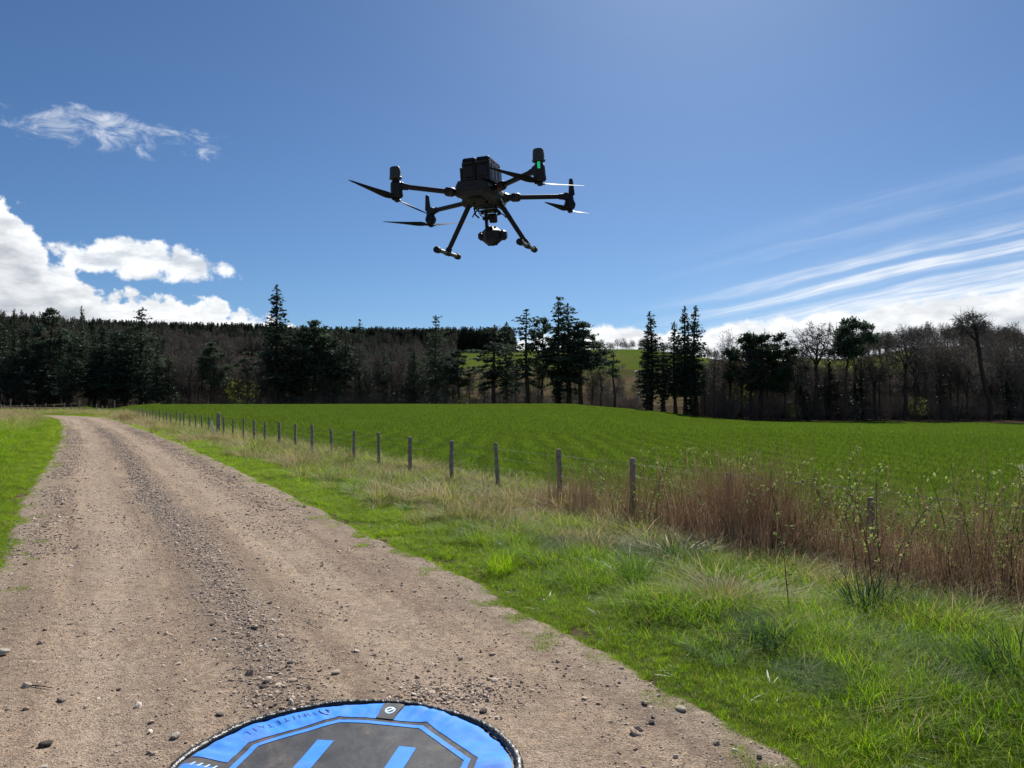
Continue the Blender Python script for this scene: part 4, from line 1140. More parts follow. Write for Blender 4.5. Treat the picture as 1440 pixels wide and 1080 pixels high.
def far_woods():
    """masses of trees on the hill: one stuff object of instanced trees"""
    g = np.random.default_rng(31)
    con = [conifer_mesh(400 + k, (0.30, 0.14, 0.08)[k], 0.135, 'spruce', 0.85) for k in range(3)]
    pm = [mesh('plantation_tree', *join([a, b]), M['far_needle']) for a, b in con]
    bm_ = []
    for k in range(3):
        a, b, _ = bare_mesh(410 + k, 0.30, 0.64, 0.21, 0.36, 260, 0.0, 0.013, 0.0026); bm_.append(mesh('woodland_tree', *join([a, b]), M['twig']))
    P, Sx, Ix = [], [], []
    def put(px, d, hlo, hhi, ids, wf=1.0):
        n = len(px); x = (px - 720) / 1040 * d; y = d
        z = z_at(x, y) - 0.2; h = g.uniform(hlo, hhi, n)
        P.append(np.stack([x, y, z], -1)); Sx.append(np.stack([h * wf, h * wf, h], -1)); Ix.append(g.choice(ids, n))
    # conifer plantation along the skyline
    n = 4200; px = g.uniform(-330, 722, n); d = 484 + 80 * g.uniform(0, 1, n) ** 1.3; put(px, d, 14.2, 16.6, [0, 1, 2], 1.6)
    # mixed wood on the lower slope at the left
    n = 3400; px = g.uniform(-330, 640, n); d = g.uniform(206, 480, n); k = (px < 250) | (px > 395) | (d > 300)
    gap = (d > 255) & (d < 372) & (px > 330) & (px < 372)
    px, d = px[k & ~gap], d[k & ~gap]; c = g.uniform(0, 1, len(px)) < np.where(px < 230, 0.8, np.where(d > 400, 0.75, 0.18))
    put(px[c], d[c], 9, 13.5, [0, 1, 2], 1.4); put(px[~c], d[~c], 9, 13.5, [3, 4, 5], 1.1)
    n = 700; px = g.uniform(236, 640, n); d = g.uniform(196, 300, n); put(px, d, 8, 13, [3, 4, 5], 1.15)
    # thin scatter on the scrub slope in the middle
    n = 120; px = g.uniform(640, 905, n); d = g.uniform(205, 300, n); put(px, d, 3.5, 7, [3, 4, 5], 1.3)
    # hedge trees on the far edge of the pasture
    n = 70; px = g.uniform(815, 1010, n); d = g.uniform(548, 575, n); put(px, d, 7.5, 12, [3, 4, 5], 1.3)
    # bare wood behind and above the right-hand trees
    n = 640; px = g.uniform(985, 1800, n); d = g.uniform(138, 205, n); k = (px < 1215) | (px > 1290) | (d < 160); put(px[k], d[k], 7.5, 11.5, [3, 4, 5], 1.3)
    n = 520; px = g.uniform(1190, 1900, n); d = g.uniform(440, 520, n); k = vn(px, px * 0, 40, 3, 2) > -0.45; put(px[k], d[k], 9, 19, [3, 4, 5], 1.15)
    n = 300; px = g.uniform(1290, 1900, n); d = g.uniform(220, 440, n); put(px, d, 10, 15, [3, 4, 5], 1.2)
    P, Sx, Ix = np.vstack(P), np.vstack(Sx), np.concatenate(Ix); n = len(P)
    rot = np.zeros((n, 3)); rot[:, 2] = g.uniform(0, 6.28, n)
    scatter('far_wood', pm + bm_, P, rot, Sx, Ix, 'distant mass of woodland on the hill behind the first trees', 'woodland')
    # walls of shade: bramble and small brush in the wood bottom
    x0 = []
    n = 1300; px = np.r_[g.uniform(-260, 900, 920), g.uniform(985, 1500, 380)]; d = np.where(px < 930, g.uniform(188, 215, n), g.uniform(127, 150, n))
    x = (px - 720) / 1040 * d; h = g.uniform(1.5, 5.5, n) * np.where(px > 950, 1.25, 1.0); rot = np.zeros((n, 3)); rot[:, 2] = g.uniform(0, 6.28, n)
    scatter('undergrowth', SHRUB, np.stack([x, d, z_at(x, d) - 0.1], -1), rot, np.stack([h * 1.3, h * 1.3, h], -1), g.integers(0, 3, n), 'tangled leafless undergrowth inside the woods', 'undergrowth')


far_woods()

# ------------------------------------------------------------------ fences
def fence():
    f = tag(empty('wire_fence', (POST0[0], POST0[1], -0.3)), 'post and wire fence running along the field edge from the right foreground to the bend', 'fence')
    g = np.random.default_rng(3); tops = []
    cyl = []
    for k in range(4):
        m = MB(); r = 0.046; bend = g.normal(0, 0.006, 2)
        m.lathe([(r * 1.0, -0.25), (r * 1.02, 0.0), (r * 0.99, 0.5), (r * 0.96, 1.03), (r * 0.86, 1.065), (r * 0.55, 1.07)], n=9)
        V = np.array(m.V); V[:, 0] += bend[0] * np.sin(V[:, 2] * 3) + g.normal(0, 0.0025, len(V)); V[:, 1] += bend[1] * np.sin(V[:, 2] * 2) + g.normal(0, 0.0025, len(V))
        cyl.append(mesh('post', V, m.F, M['post'], True))
    st = MB(); st.lathe([(0.105, -0.3), (0.11, 0), (0.105, 0.9), (0.10, 1.22), (0.085, 1.26), (0.04, 1.265)], n=11)
    stm = mesh('strainer_post', st.V, st.F, M['post'], True)
    base = Vector((POST0[0], POST0[1], -0.3))
    for n in range(-4, 35):
        s = n * 2.0 + g.normal(0, 0.10) + (0.12 if n == -3 else 0.0); off = g.normal(0, 0.03)
        x = POST0[0] + FD[0] * s + FN[0] * off; y = POST0[1] + FD[1] * s + FN[1] * off; z = float(z_at(x, y))
        big = n == 15
        o = obj('strainer_post' if big else 'post', stm if big else cyl[g.integers(0, 4)], f, Vector((x, y, z)) - base)
        o.rotation_euler = (g.normal(0, 0.022), g.normal(0, 0.022), g.uniform(0, 6.28))
        if n in (-3, -2): o.location.z -= 0.16 if n == -3 else 0.08
        if not big: o.scale = (g.uniform(0.9, 1.15),) * 2 + (g.uniform(0.965, 1.05),)
        if n == 1: o.rotation_euler.y = 0.06
        tops.append(Vector((x, y, z)))
    for k, h in enumerate((0.98, 0.80, 0.62, 0.45, 0.30, 0.15)):
        m = MB(); pts = []
        for a, b in zip(tops[:-1], tops[1:]):
            for q in range(3):
                u = q / 3; p = a.lerp(b, u) + Vector((0, 0, h - 0.02 * math.sin(u * math.pi) * (1 + 0.3 * k))); pts.append(p - base + Vector((FN[0], FN[1], 0)) * 0.05)
        m.tube(pts, 0.0042 if k == 0 else 0.0028, 4); m.build('wire', M['wire'], f)
    # second fence, across the far bend
    f2 = tag(empty('far_fence', (-50, 90, 0)), 'far post fence crossing behind the bend of the track at the left', 'fence')
    b2 = Vector((-50, 90, 0)); tp = []
    for px, sc in ((-40, 1), (-28, 1), (-14, 1), (2, 1), (7, .9), (14, 1.5), (23, .8), (30, 1), (39, .9), (49, 1.05), (57, 0.8), (65, 1.05), (77, 0.95), (90, 1.1), (101, .8), (112, 1.35), (119, .85), (135, 1.0), (143, 0.8), (150, .8), (161, 1.45)):
        x, y = at_px(px, 90 + g.normal(0, 0.3) - (px - 60) * 0.012); z = float(z_at(x, y)); tp.append(Vector((x, y, z)))
        o = obj('post', cyl[g.integers(0, 4)], f2, Vector((x, y, z)) - b2); o.rotation_euler = (g.normal(0, .05), g.normal(0, .06), g.uniform(0, 6)); o.scale = (1.3, 1.3, sc * 1.05)
    for h in (0.95, 0.6, 0.3):
        m = MB(); m.tube([p - b2 + Vector((0, 0, h)) for p in tp], 0.006, 4); m.build('wire', M['wire'], f2)
    # pale stake leaning on the strainer
    x, y = at_px(300.5, 37.0); z = float(z_at(x, y)); m = MB()
    m.box((0, 0, 0.42), (0.09, 0.03, 1.0), 0.006, Matrix.Rotation(R(-14), 3, 'Y')); o = m.build('leaning_board', M['white_wood'], None, loc=(x, y, z))
    tag(o, 'short pale board leaning against the thick strainer post of the fence', 'board')


fence()

# ------------------------------------------------------------------ plants of the rough strip
def dead_stalks():
    g = np.random.default_rng(61); protos = []
    for q in range(5):
        A, B, RA, RB = [], [], [], []
        for k in range(17):
            p = np.array([g.normal(0, 0.16), g.normal(0, 0.15), -0.03]); d = np.array([g.normal(0, 0.10), g.normal(0, 0.10), 1.0]); h = g.uniform(0.3, 0.95) if g.uniform() < 0.72 else g.uniform(0.9, 1.35); r = g.uniform(0.0030, 0.0058)
            n = 4
            for s_ in range(n):
                d = d + g.normal(0, 0.06, 3); d /= np.linalg.norm(d); p2 = p + d * h / n
                A.append(p); B.append(p2); RA.append(r); RB.append(r * 0.8); r *= 0.8; p = p2
                if s_ > 0 and g.uniform() < 0.34:
                    sd = d + g.normal(0, 0.55, 3); sd[2] = abs(sd[2]); sd /= np.linalg.norm(sd); A.append(p); B.append(p + sd * g.uniform(0.04, 0.14)); RA.append(r * 0.7); RB.append(0.0014)
            if g.uniform() < 0.3:     # snapped stem hanging
                A.append(p); B.append(p + np.array([g.normal(0, .12), g.normal(0, .12), -g.uniform(0.1, 0.4)])); RA.append(r); RB.append(0.001)
        protos.append(mesh('dead_stalk_clump', *seg_tubes(A, B, RA, RB, 3), M['stem']))
    for q in range(2):     # brown collapsed litter
        protos.append(tuft_mesh('fallen_stalks', M['stem'], 40, 0.16, 0.30, 0.006, 2.2, 4, 600 + q, 0.5))
    P, Rr, Sc, Ix = [], [], [], []
    n = 680; f = g.uniform(-12, 0.3, n); t = g.normal(0.14, 0.42, n)
    lump = vn(f, t, 0.55, 81, 2)
    k = (lump > -0.12) & (g.uniform(0, 1, n) < ss(1.2, -2.2, f)); f, t, lump = f[k], t[k], lump[k]; n = len(f)
    x = POST0[0] + FD[0] * f + FN[0] * t; y = POST0[1] + FD[1] * f + FN[1] * t
    core = np.exp(-((f + 4.1) ** 2) / 0.5)
    P.append(np.stack([x, y, z_at(x, y)], -1)); Rr.append(np.stack([g.normal(0, .10, n), g.normal(0, .10, n), g.uniform(0, 6.28, n)], -1))
    s_ = g.uniform(0.62, 1.08, n) * (0.88 + 0.18 * lump) + core * 0.1; Sc.append(np.stack([s_, s_, s_ * (0.95 + 0.2 * (t < 0.3))], -1)); Ix.append(np.where(g.uniform(0, 1, n) < 0.66, g.integers(0, 5, n), g.integers(5, 7, n)))
    n = 80; f = -4.2 + g.normal(0, 0.42, n); t = g.normal(0.22, 0.25, n); x = POST0[0] + FD[0] * f + FN[0] * t; y = POST0[1] + FD[1] * f + FN[1] * t
    P.append(np.stack([x, y, z_at(x, y)], -1)); Rr.append(np.stack([g.normal(0, .08, n), g.normal(0, .08, n), g.uniform(0, 6.28, n)], -1)); s_ = g.uniform(0.85, 1.15, n); Sc.append(np.stack([s_] * 3, -1)); Ix.append(g.integers(0, 5, n))
    n = 260; f = g.uniform(-11, -0.6, n); t = g.normal(0.62, 0.30, n); x = POST0[0] + FD[0] * f + FN[0] * t; y = POST0[1] + FD[1] * f + FN[1] * t
    P.append(np.stack([x, y, z_at(x, y)], -1)); Rr.append(np.stack([g.normal(0, .15, n), g.normal(0, .15, n), g.uniform(0, 6.28, n)], -1)); s_ = g.uniform(0.8, 1.3, n); Sc.append(np.stack([s_] * 3, -1)); Ix.append(g.integers(5, 7, n))
    n = 85; f = g.uniform(-8.8, -4.6, n); t = g.normal(0.22, 0.34, n); x = POST0[0] + FD[0] * f + FN[0] * t; y = POST0[1] + FD[1] * f + FN[1] * t
    P.append(np.stack([x, y, z_at(x, y)], -1)); Rr.append(np.stack([g.normal(0, .11, n), g.normal(0, .11, n), g.uniform(0, 6.28, n)], -1)); s_ = g.uniform(0.75, 1.1, n); Sc.append(np.stack([s_] * 3, -1)); Ix.append(g.integers(0, 5, n))
    # a few by the first clear post and along the fence
    n = 26; f = np.r_[g.normal(-0.15, 0.12, 10), g.uniform(1, 20, 16)]; t = g.normal(0.05, 0.12, n); x = POST0[0] + FD[0] * f + FN[0] * t; y = POST0[1] + FD[1] * f + FN[1] * t
    P.append(np.stack([x, y, z_at(x, y)], -1)); Rr.append(np.stack([g.normal(0, .1, n), g.normal(0, .1, n), g.uniform(0, 6.28, n)], -1)); s_ = g.uniform(0.4, 0.62, n); Sc.append(np.stack([s_] * 3, -1)); Ix.append(g.integers(0, 5, n))
    scatter('dead_stalks', protos, np.vstack(P), np.vstack(Rr), np.vstack(Sc), np.concatenate(Ix), 'thicket of dead reddish brown weed stalks along the fence', 'dead stalks')


dead_stalks()


def ground_px(px, py, dz=0.0):
    """point on the land seen at a place in the photograph"""
    for d in np.arange(2.5, 60, 0.04):
        x, y = at_px(px, d); z = float(z_at(np.array(x), np.array(y)))
        if CAM_H - (py - 562) / 1040.0 * d <= z + dz: return x, y, z
    return x, y, z


def briar_meshes(seed, h, arch, nst=2):
    g = np.random.default_rng(seed); A, B, RA, RB = [], [], [], []; L, D = [], []
    for s_ in range(nst):
        an = g.uniform(0, 6.28); out = np.array([math.cos(an), math.sin(an), 0]); p = np.array([g.normal(0, .04), g.normal(0, .04), -0.04]); d = np.array([0, 0, 1.0]) + out * 0.12; hh = h * (1 if s_ == 0 else g.uniform(0.6, 0.95)); n = 11; r = 0.0066
        for k in range(n):
            u = k / n; d = d + out * arch * 0.16 * u + g.normal(0, 0.05, 3); d[2] -= arch * 0.30 * max(0, u - 0.55); d /= np.linalg.norm(d); p2 = p + d * hh / n * 1.05
            A.append(p); B.append(p2); RA.append(r); RB.append(r * 0.88); r *= 0.88
            if u > 0.25:
                for q in range(g.integers(1, 3)):
                    sd = d * 0.5 + g.normal(0, 0.6, 3); sd /= np.linalg.norm(sd); ln = g.uniform(0.03, 0.14) * (1.5 if g.uniform() < 0.2 else 1); e = p2 + sd * ln
                    A.append(p2); B.append(e); RA.append(r * 0.5); RB.append(0.0008)
                    for z_ in range(g.integers(4, 9)): L.append(p2 + sd * ln * g.uniform(0.3, 1.0) + g.normal(0, 0.007, 3)); D.append(sd)
            p = p2
    V, F = leaf_quads(np.array(L), 0.0135, g, np.array(D), 0.6, 0.55)
    return mesh('stem', *seg_tubes(A, B, RA, RB, 4), M['briar_stem']), mesh('leaves', V, F, M['briar_leaf'])


def briars():
    g = np.random.default_rng(71); pr = [briar_meshes(700 + k, 1.0, a, n) for k, (a, n) in enumerate(((0.5, 2), (1.0, 2), (1.5, 1), (0.3, 1), (0.9, 3), (1.8, 1)))]
    special = [(1110, 870, 1.05, 3, 'single upright briar standing in front of the dead stalks, near the pale tussock'),
               (762, 690, 0.85, 0, 'short leafy briar just left of the nearest clear fence post'),
               (918, 760, 1.05, 3, 'slender dark stem rising in front of the brown stalks, right of the second fence post'),
               (1056, 775, 1.40, 0, 'tall briar topped by a bright new shoot and an arching leafy spray'),
               (1250, 850, 1.25, 2, 'dark curving double briar above the dark mound of grass'),
               (1436, 850, 1.65, 5, 'tall bare-tipped shoot arching in at the right edge'),
               (1205, 838, 1.10, 4, 'bushy briar half hiding the nearest dark fence post, on its left'),
               (1228, 842, 1.20, 2, 'briar crossing in front of the nearest dark fence post, on its right'),
               (1190, 790, 1.45, 1, 'briar with a long horizontal leafy spray against the green field')]
    rows = [(a, b, c, k, l, None) for a, b, c, k, l in special]
    for k in range(58):
        px = 838 + k * 10.8 + g.uniform(-8, 8); py = 0
        rows.append((px, None, g.uniform(0.85, 1.38), g.integers(0, 6), 'young rose briar with pale fresh leaves among the dead stalks by the fence', 'briars in the dead stalks'))
    todo = []
    for px, py, h, k, lb, gr in rows:
        if py is not None: x, y, z = ground_px(px, py)
        else:
            # where the bearing crosses the fence line
            a = (px - 720) / 1040.0; f = (a * POST0[1] - POST0[0]) / (FD[0] - a * FD[1]); t = g.normal(0.12, 0.38)
            x = POST0[0] + FD[0] * f + FN[0] * t; y = POST0[1] + FD[1] * f + FN[1] * t; z = float(z_at(x, y))
        o = tag(empty('briar', (x, y, z)), lb, 'briar', gr); o.rotation_euler.z = g.uniform(0, 6.28); o.scale = (h,) * 3
        obj('stem', pr[k][0], o); obj('leaves', pr[k][1], o)
        if gr: todo.append((o, px))
    place_labels(todo, 'young pale-leaved briar', [(870, 'the second clear fence post'), (918, 'the slender dark stem'), (990, 'the densest brown stalks'), (1056, 'the tall briar with the arching spray'), (1110, 'the lone front briar'), (1190, 'the briar with the horizontal spray'), (1250, 'the dark double briar'), (1320, 'the dark grass mound'), (1436, 'the shoot at the right edge')])


briars()


def tussocks():
    T = [  # px, py of the foot, height, width, lean, blade width, count, material, label
        (1216, 886, 0.44, 0.13, 0.8, 0.011, 240, 'rush', 'dark blue-green tussock of stiff blades in front of the dead stalks'),
        (1243, 930, 0.27, 0.15, 1.1, 0.005, 360, 'grass_blue', 'pale silvery tussock combed to the right, just below the dark stiff one'),
        (1352, 960, 0.28, 0.15, 1.2, 0.006, 260, 'grass_blue', 'silvery green tussock near the right edge with bright tips'),
        (1432, 980, 0.40, 0.16, 1.0, 0.008, 240, 'rush', 'dark green tussock cut by the right edge of the view'),
        (1300, 876, 0.52, 0.22, 1.7, 0.006, 320, 'dry_mix', 'big rounded mound of arching brown-green grass under the briars'),
        (1012, 862, 0.42, 0.16, 1.5, 0.006, 240, 'dry', 'straw tussock with a shadowed heart below the brown stalks'),
        (1080, 920, 0.24, 0.09, 1.0, 0.008, 140, 'rush', 'small dark tussock at the lower edge of the straw'),
        (892, 834, 0.40, 0.10, 0.8, 0.007, 150, 'dock_leaf', 'upright dark green tuft in the middle of the bright verge'),
        (952, 802, 0.38, 0.13, 1.0, 0.014, 110, 'dock_leaf', 'leafy fresh green clump at the left foot of the brown stalks'),
        (802, 745, 0.30, 0.12, 1.0, 0.006, 170, 'dry_mix', 'dark tuft right of the nearest clear fence post'),
        (663, 702, 0.26, 0.14, 1.2, 0.009, 170, 'rush', 'dark round tussock left of the second clear fence post'),
        (684, 706, 0.22, 0.11, 1.0, 0.007, 130, 'dock_leaf', 'small green tussock at the foot of the leaning fence post'),
        (612, 712, 0.24, 0.12, 1.1, 0.009, 150, 'rush', 'dark tussock below the third clear fence post'),
        (560, 705, 0.24, 0.13, 1.1, 0.009, 150, 'rush', 'dark tussock in straw near the bright verge, below the fourth clear post'),
        (500, 697, 0.26, 0.15, 1.1, 0.007, 160, 'dock_leaf', 'largest dark green tussock at the edge of straw and bright verge'),
        (572, 722, 0.20, 0.10, 1.0, 0.007, 120, 'dock_leaf', 'low green tussock where the straw meets the bright grass'),
        (1168, 800, 0.36, 0.20, 2.0, 0.006, 220, 'dry', 'flattened heap of straw at the foot of the briars'),
        (1400, 850, 0.40, 0.22, 2.0, 0.006, 260, 'dry', 'collapsed brown straw heap at the right under the tall shoots'),
        (706, 806, 0.30, 0.12, 0.9, 0.0045, 150, 'grass', 'tall bright green tuft in the verge nearest the track'),
        (1010, 930, 0.17, 0.16, 1.2, 0.004, 200, 'grass_blue', 'low silvery patch of grass left of the small dark tussock'),
        (1150, 912, 0.22, 0.20, 2.4, 0.006, 300, 'dry', 'flat mat of bleached grass left of the pale silvery tussock'),
        (1318, 992, 0.20, 0.20, 2.4, 0.006, 260, 'dry', 'bleached flattened patch below the right-hand silvery tussock'),
        (1075, 862, 0.30, 0.17, 1.9, 0.006, 240, 'dry', 'tangled straw at the foot of the lone front briar'),
        (845, 775, 0.24, 0.14, 1.6, 0.006, 200, 'dry', 'straw tuft in the rough grass below the second clear fence post'),
        (640, 735, 0.20, 0.13, 1.8, 0.006, 180, 'dry', 'low straw tuft poking out of the bright verge below the leaning post'),
        (182, 590, 1.15, 0.75, 0.8, 0.03, 420, 'dry', 'tall straw clump beside the bend of the track'),
        (30, 604, 0.9, 0.9, 1.2, 0.03, 320, 'dry', 'broad pale straw clump on the left verge by the bend'),
    ]
    for k, (px, py, h, sp, ln, wd, n, mt, lb) in enumerate(T):
        x, y, z = ground_px(px, py)
        if py < 610: x, y = at_px(px, 62.0); z = float(z_at(x, y))
        o = obj('grass_tussock', tuft_mesh('grass_tussock', M[mt], int(n * (1.7 if wd < 0.008 else 1)), sp, h * 1.15, wd * (0.68 if wd < 0.008 else 1), ln, 5, 800 + k), None, (x, y, z - 0.015)); tag(o, lb, 'tussock')


tussocks()


def loose_stones():
    T = [(8, 921, .050, 'stone_pale', 'pale flat stone at the left edge of the view'), (373, 967, .026, 'stone_dark', 'dark stone on the track above the pad, left of the gravel ridge'),
         (379, 959, .028, 'stone', 'grey-brown stone sitting beside the dark one above the pad'), (474, 946, .030, 'stone_pale', 'pale stone on the track directly above the pad'),
         (92, 982, .030, 'stone', 'stone in a small dark patch at the left of the track'), (70, 1043, .036, 'stone_dark', 'biggest dark lump at the lower left of the track'),
         (67, 1074, .026, 'stone_pale', 'small pale stone at the bottom edge, lower left'), (915, 1015, .020, 'stone_dark', 'black pebble on bare dirt right of the pad'),
         (1064, 1064, .018, 'stone_dark', 'black pebble near the grass at the bottom right of the track'), (955, 996, .034, 'stone_pale', 'flat pale stone by the grass edge right of the pad'),
         (680, 992, .024, 'stone_dark', 'dark stone just off the upper right rim of the pad'), (252, 1031, .030, 'stone_pale', 'pale stone on the track just left of the pad'),
         (360, 886, .030, 'stone_dark', 'dark stone in the gravel ridge, middle of the track'), (301, 879, .026, 'stone_dark', 'dark stone at the left edge of the gravel ridge'),
         (313, 1002, .028, 'stone', 'brown stone on the track above the left rim of the pad'), (540, 968, .018, 'stone_pale', 'pale chip beside the gravel patch above the pad')]
    for k, (px, py, r, mt, lb) in enumerate(T):
        d = CAM_H * 1040 / (py - 562.0); x, y = at_px(px, d); w, s = road_wd(np.array([x]), np.array([y])); z = float(road_z(w, s)[0])
        o = obj('loose_stone', stone_mesh(900 + k, M[mt], 2), None, (x, y, z + r * 0.3)); o.scale = (r, r, r * 0.9); o.rotation_euler.z = k * 1.3; tag(o, lb, 'stone')
    d = CAM_H * 1040 / (965 - 562.0); x, y = at_px(55, d); m = MB(); m.tube([(0, 0, .012), (.06, .01, .016), (.13, .0, .014), (.20, -.02, .012)], [.004, .004, .003, .002], 6)
    tag(m.build('fallen_twig', M['bark'], None, loc=(x - .08, y, 0)), 'thin dark twig lying on the track at the left', 'twig')


loose_stones()

# ------------------------------------------------------------------ landing pad
def pad():
    C = np.array([-0.760, 3.357]); root = tag(empty('landing_pad', (C[0], C[1], 0.0)), 'round blue and charcoal fabric landing pad lying on the track', 'landing pad')
    def hz(x, y):
        r = np.hypot(x, y); th = np.arctan2(y, x)
        return 0.014 + vn(x, y, 0.42, 91, 2) * 0.009 + vn(x, y, 0.13, 92, 2) * 0.0042 * ss(0.2, 0.7, r) + 0.015 * ss(0.55, 0.77, r) * (0.5 + 0.5 * np.sin(th * 9 + 2 * np.sin(th * 4))) * ss(0.79, 0.72, r) + vn(th * 6 + 40, r * 2, 0.35, 93, 2) * 0.007 * ss(0.5, 0.7, r)
    OA = R(14.5)
    def octr(th, Rv): a = (th - OA) % (math.pi / 4) - math.pi / 8; return Rv * math.cos(math.pi / 8) / np.cos(a)
    def ring(name, mat, r0, r1, lift, t0=0, t1=360, nr=10, parent=root):
        nt_ = max(8, int((t1 - t0) * 0.9)); th = np.radians(np.linspace(t0, t1, nt_ + 1)); q = np.linspace(0, 1, nr + 1)
        a = r0(th) if callable(r0) else np.full_like(th, r0); b = r1(th) if callable(r1) else np.full_like(th, r1)
        rr = a[None, :] + (b - a)[None, :] * q[:, None]; X, Y = rr * np.cos(th), rr * np.sin(th); Z = hz(X, Y) + lift
        n = nt_ + 1; i = np.arange(nr)[:, None] * n + np.arange(nt_)[None, :]
        F = np.stack([i, i + n, i + n + 1, i + 1], -1).reshape(-1, 4)
        return obj(name, mesh(name, np.stack([X, Y, Z], -1).reshape(-1, 3), F, M[mat], True), parent)
    ring('charcoal_sheet', 'pad_grey', 0.004, 0.775, 0.0, nr=34)
    blue0 = lambda th: octr(th, 0.622)
    for a, b in ((-6, 76.5), (85.5, 168), (174, 256), (264, 348)):
        ring('blue_panel', 'pad_blue', blue0, lambda th: np.full_like(th, 0.762), 0.0025, a, b, 12)
    ring('octagon_line', 'pad_blue', lambda th: octr(th, 0.553), lambda th: octr(th, 0.586), 0.0025, nr=3)
    ax = R(81); U = np.array([math.cos(ax), math.sin(ax)]); Rt = np.array([U[1], -U[0]])
    def patch(u0, u1, v0, v1, nu, nv, lift):
        u, v = np.meshgrid(np.linspace(u0, u1, nu + 1), np.linspace(v0, v1, nv + 1)); X = Rt[0] * u + U[0] * v; Y = Rt[1] * u + U[1] * v
        i = np.arange(nv)[:, None] * (nu + 1) + np.arange(nu)[None, :]
        return np.stack([X, Y, hz(X, Y) + lift], -1).reshape(-1, 3), np.stack([i, i + 1, i + nu + 2, i + nu + 1], -1).reshape(-1, 4)
    V, F = join([patch(-0.252, -0.167, -0.302, 0.302, 3, 20, 0.003), patch(0.167, 0.252, -0.302, 0.302, 3, 20, 0.003), patch(-0.167, 0.167, -0.043, 0.03, 10, 3, 0.003)])
    obj('landing_letter', mesh('landing_letter', V, F, M['pad_blue'], True), root)
    V, F = patch(-0.048, 0.048, 0.575, 0.765, 4, 8, 0.006); tb = obj('tab', mesh('tab', V, F, M['pad_grey'], True), root)
    # oval emblem with a dark stripe on the tab
    n = 28; th = np.linspace(0, 2 * np.pi, n, endpoint=False); vo, fo = [], []
    def oval(a, b, lift, cut=None, sh=0.0):
        X0, Y0 = a * np.cos(th), 0.668 + b * np.sin(th)
        X = Rt[0] * X0 + U[0] * Y0; Y = Rt[1] * X0 + U[1] * Y0; return np.stack([X, Y, hz(X, Y) + lift], -1)
    o1, o2 = oval(0.027, 0.040, 0.0075), oval(0.018, 0.028, 0.0075)
    V = np.vstack([o1, o2]); k = np.arange(n); F = np.stack([k, (k + 1) % n, (k + 1) % n + n, k + n], -1)
    sx = np.array([[-0.006, -0.03], [0.006, -0.03], [0.006, 0.03], [-0.006, 0.03]]) @ np.array([[math.cos(-.5), math.sin(-.5)], [-math.sin(-.5), math.cos(-.5)]]); sx[:, 1] += 0.668
    X = Rt[0] * sx[:, 0] + U[0] * sx[:, 1]; Y = Rt[1] * sx[:, 0] + U[1] * sx[:, 1]; V2 = np.stack([X, Y, hz(X, Y) + 0.0085], -1)
    V, F = join([(V, F), (V2, np.array([[0, 1, 2, 3]]))]); obj('emblem', mesh('emblem', V, F, M['pad_pale']), tb)
    # lettering round the rim, read from outside; each letter flat print
    def letters(txt, t0, dt, r, size, mat, name):
        parts = []
        for k, ch in enumerate(txt):
            cu = bpy.data.curves.new('letter', 'FONT'); cu.body = ch; cu.size = size; cu.offset = -0.011 * size / 0.062 * 0.1; cu.align_x = 'CENTER'; cu.resolution_u = 2
            to = bpy.data.objects.new('letter', cu); me = bpy.data.meshes.new_from_object(to)
            v = np.array([q.co[:] for q in me.vertices]).reshape(-1, 3); f = [tuple(p.vertices) for p in me.polygons]; v[:, 1] -= size * 0.35
            bpy.data.objects.remove(to); bpy.data.curves.remove(cu); bpy.data.meshes.remove(me)
            th_ = R(t0 + k * dt); e = np.array([-math.cos(th_), -math.sin(th_)]); rt = np.array([e[1], -e[0]])     # letter tops point to the centre
            X = r * math.cos(th_) + rt[0] * v[:, 0] + e[0] * v[:, 1]; Y = r * math.sin(th_) + rt[1] * v[:, 0] + e[1] * v[:, 1]
            parts.append((np.stack([X, Y, hz(X, Y) + 0.0045], -1), f))
        Vv, Ff, b = [], [], 0
        for v, f in parts: Vv.append(v); Ff += [tuple(i + b for i in q) for q in f]; b += len(v)
        return obj(name, mesh(name, np.vstack(Vv), Ff, M[mat]), root)
    letters('WHITETAIL', 117.0, 3.55, 0.690, 0.062, 'pad_text', 'lettering')
    # looped emblem before the lettering
    m = MB(); pts = []
    for q in np.linspace(0, 1, 22):
        a_, r_ = R(112.5 - 4.2 * q + 1.2 * math.sin(q * 9)), 0.685 + 0.030 * math.cos(q * 7.5); x, y = r_ * math.cos(a_), r_ * math.sin(a_); pts.append((x, y, float(hz(np.array(x), np.array(y))) + 0.0045))
    m.tube(pts, 0.0022, 4); m.build('looped_mark', M['pad_text'], root)
    # pale strokes in the dark band at the left
    vv = []
    for q in range(4):
        a_ = R(173.5); e = np.array([math.cos(a_), math.sin(a_)]); nrm = np.array([-e[1], e[0]]); c = e * (0.60 + q * 0.035)
        pq = np.array([c - nrm * .012 - e * .004, c - nrm * .012 + e * .006, c + nrm * .022 + e * .014, c + nrm * .022 + e * .004]); vv.append((np.c_[pq, hz(pq[:, 0], pq[:, 1]) + 0.004], np.array([[0, 1, 2, 3]])))
    V, F = join(vv); obj('pale_strokes', mesh('pale_strokes', V, F, M['pad_pale']), root)
    # scuffs of dust on the fabric
    # rim: a stuffed, puckered binding
    n = 300; k = 12; th = np.linspace(0, 2 * np.pi, n, endpoint=False); ph = np.linspace(0, 2 * np.pi, k, endpoint=False); Th, Ph = np.meshgrid(th, ph, indexing='ij')
    puck = 1 + 0.16 * vn(Th * 60, Ph * 0.6, 1.3, 95, 2) + 0.10 * np.sin(Th * 95 + 2 * np.sin(Th * 17))
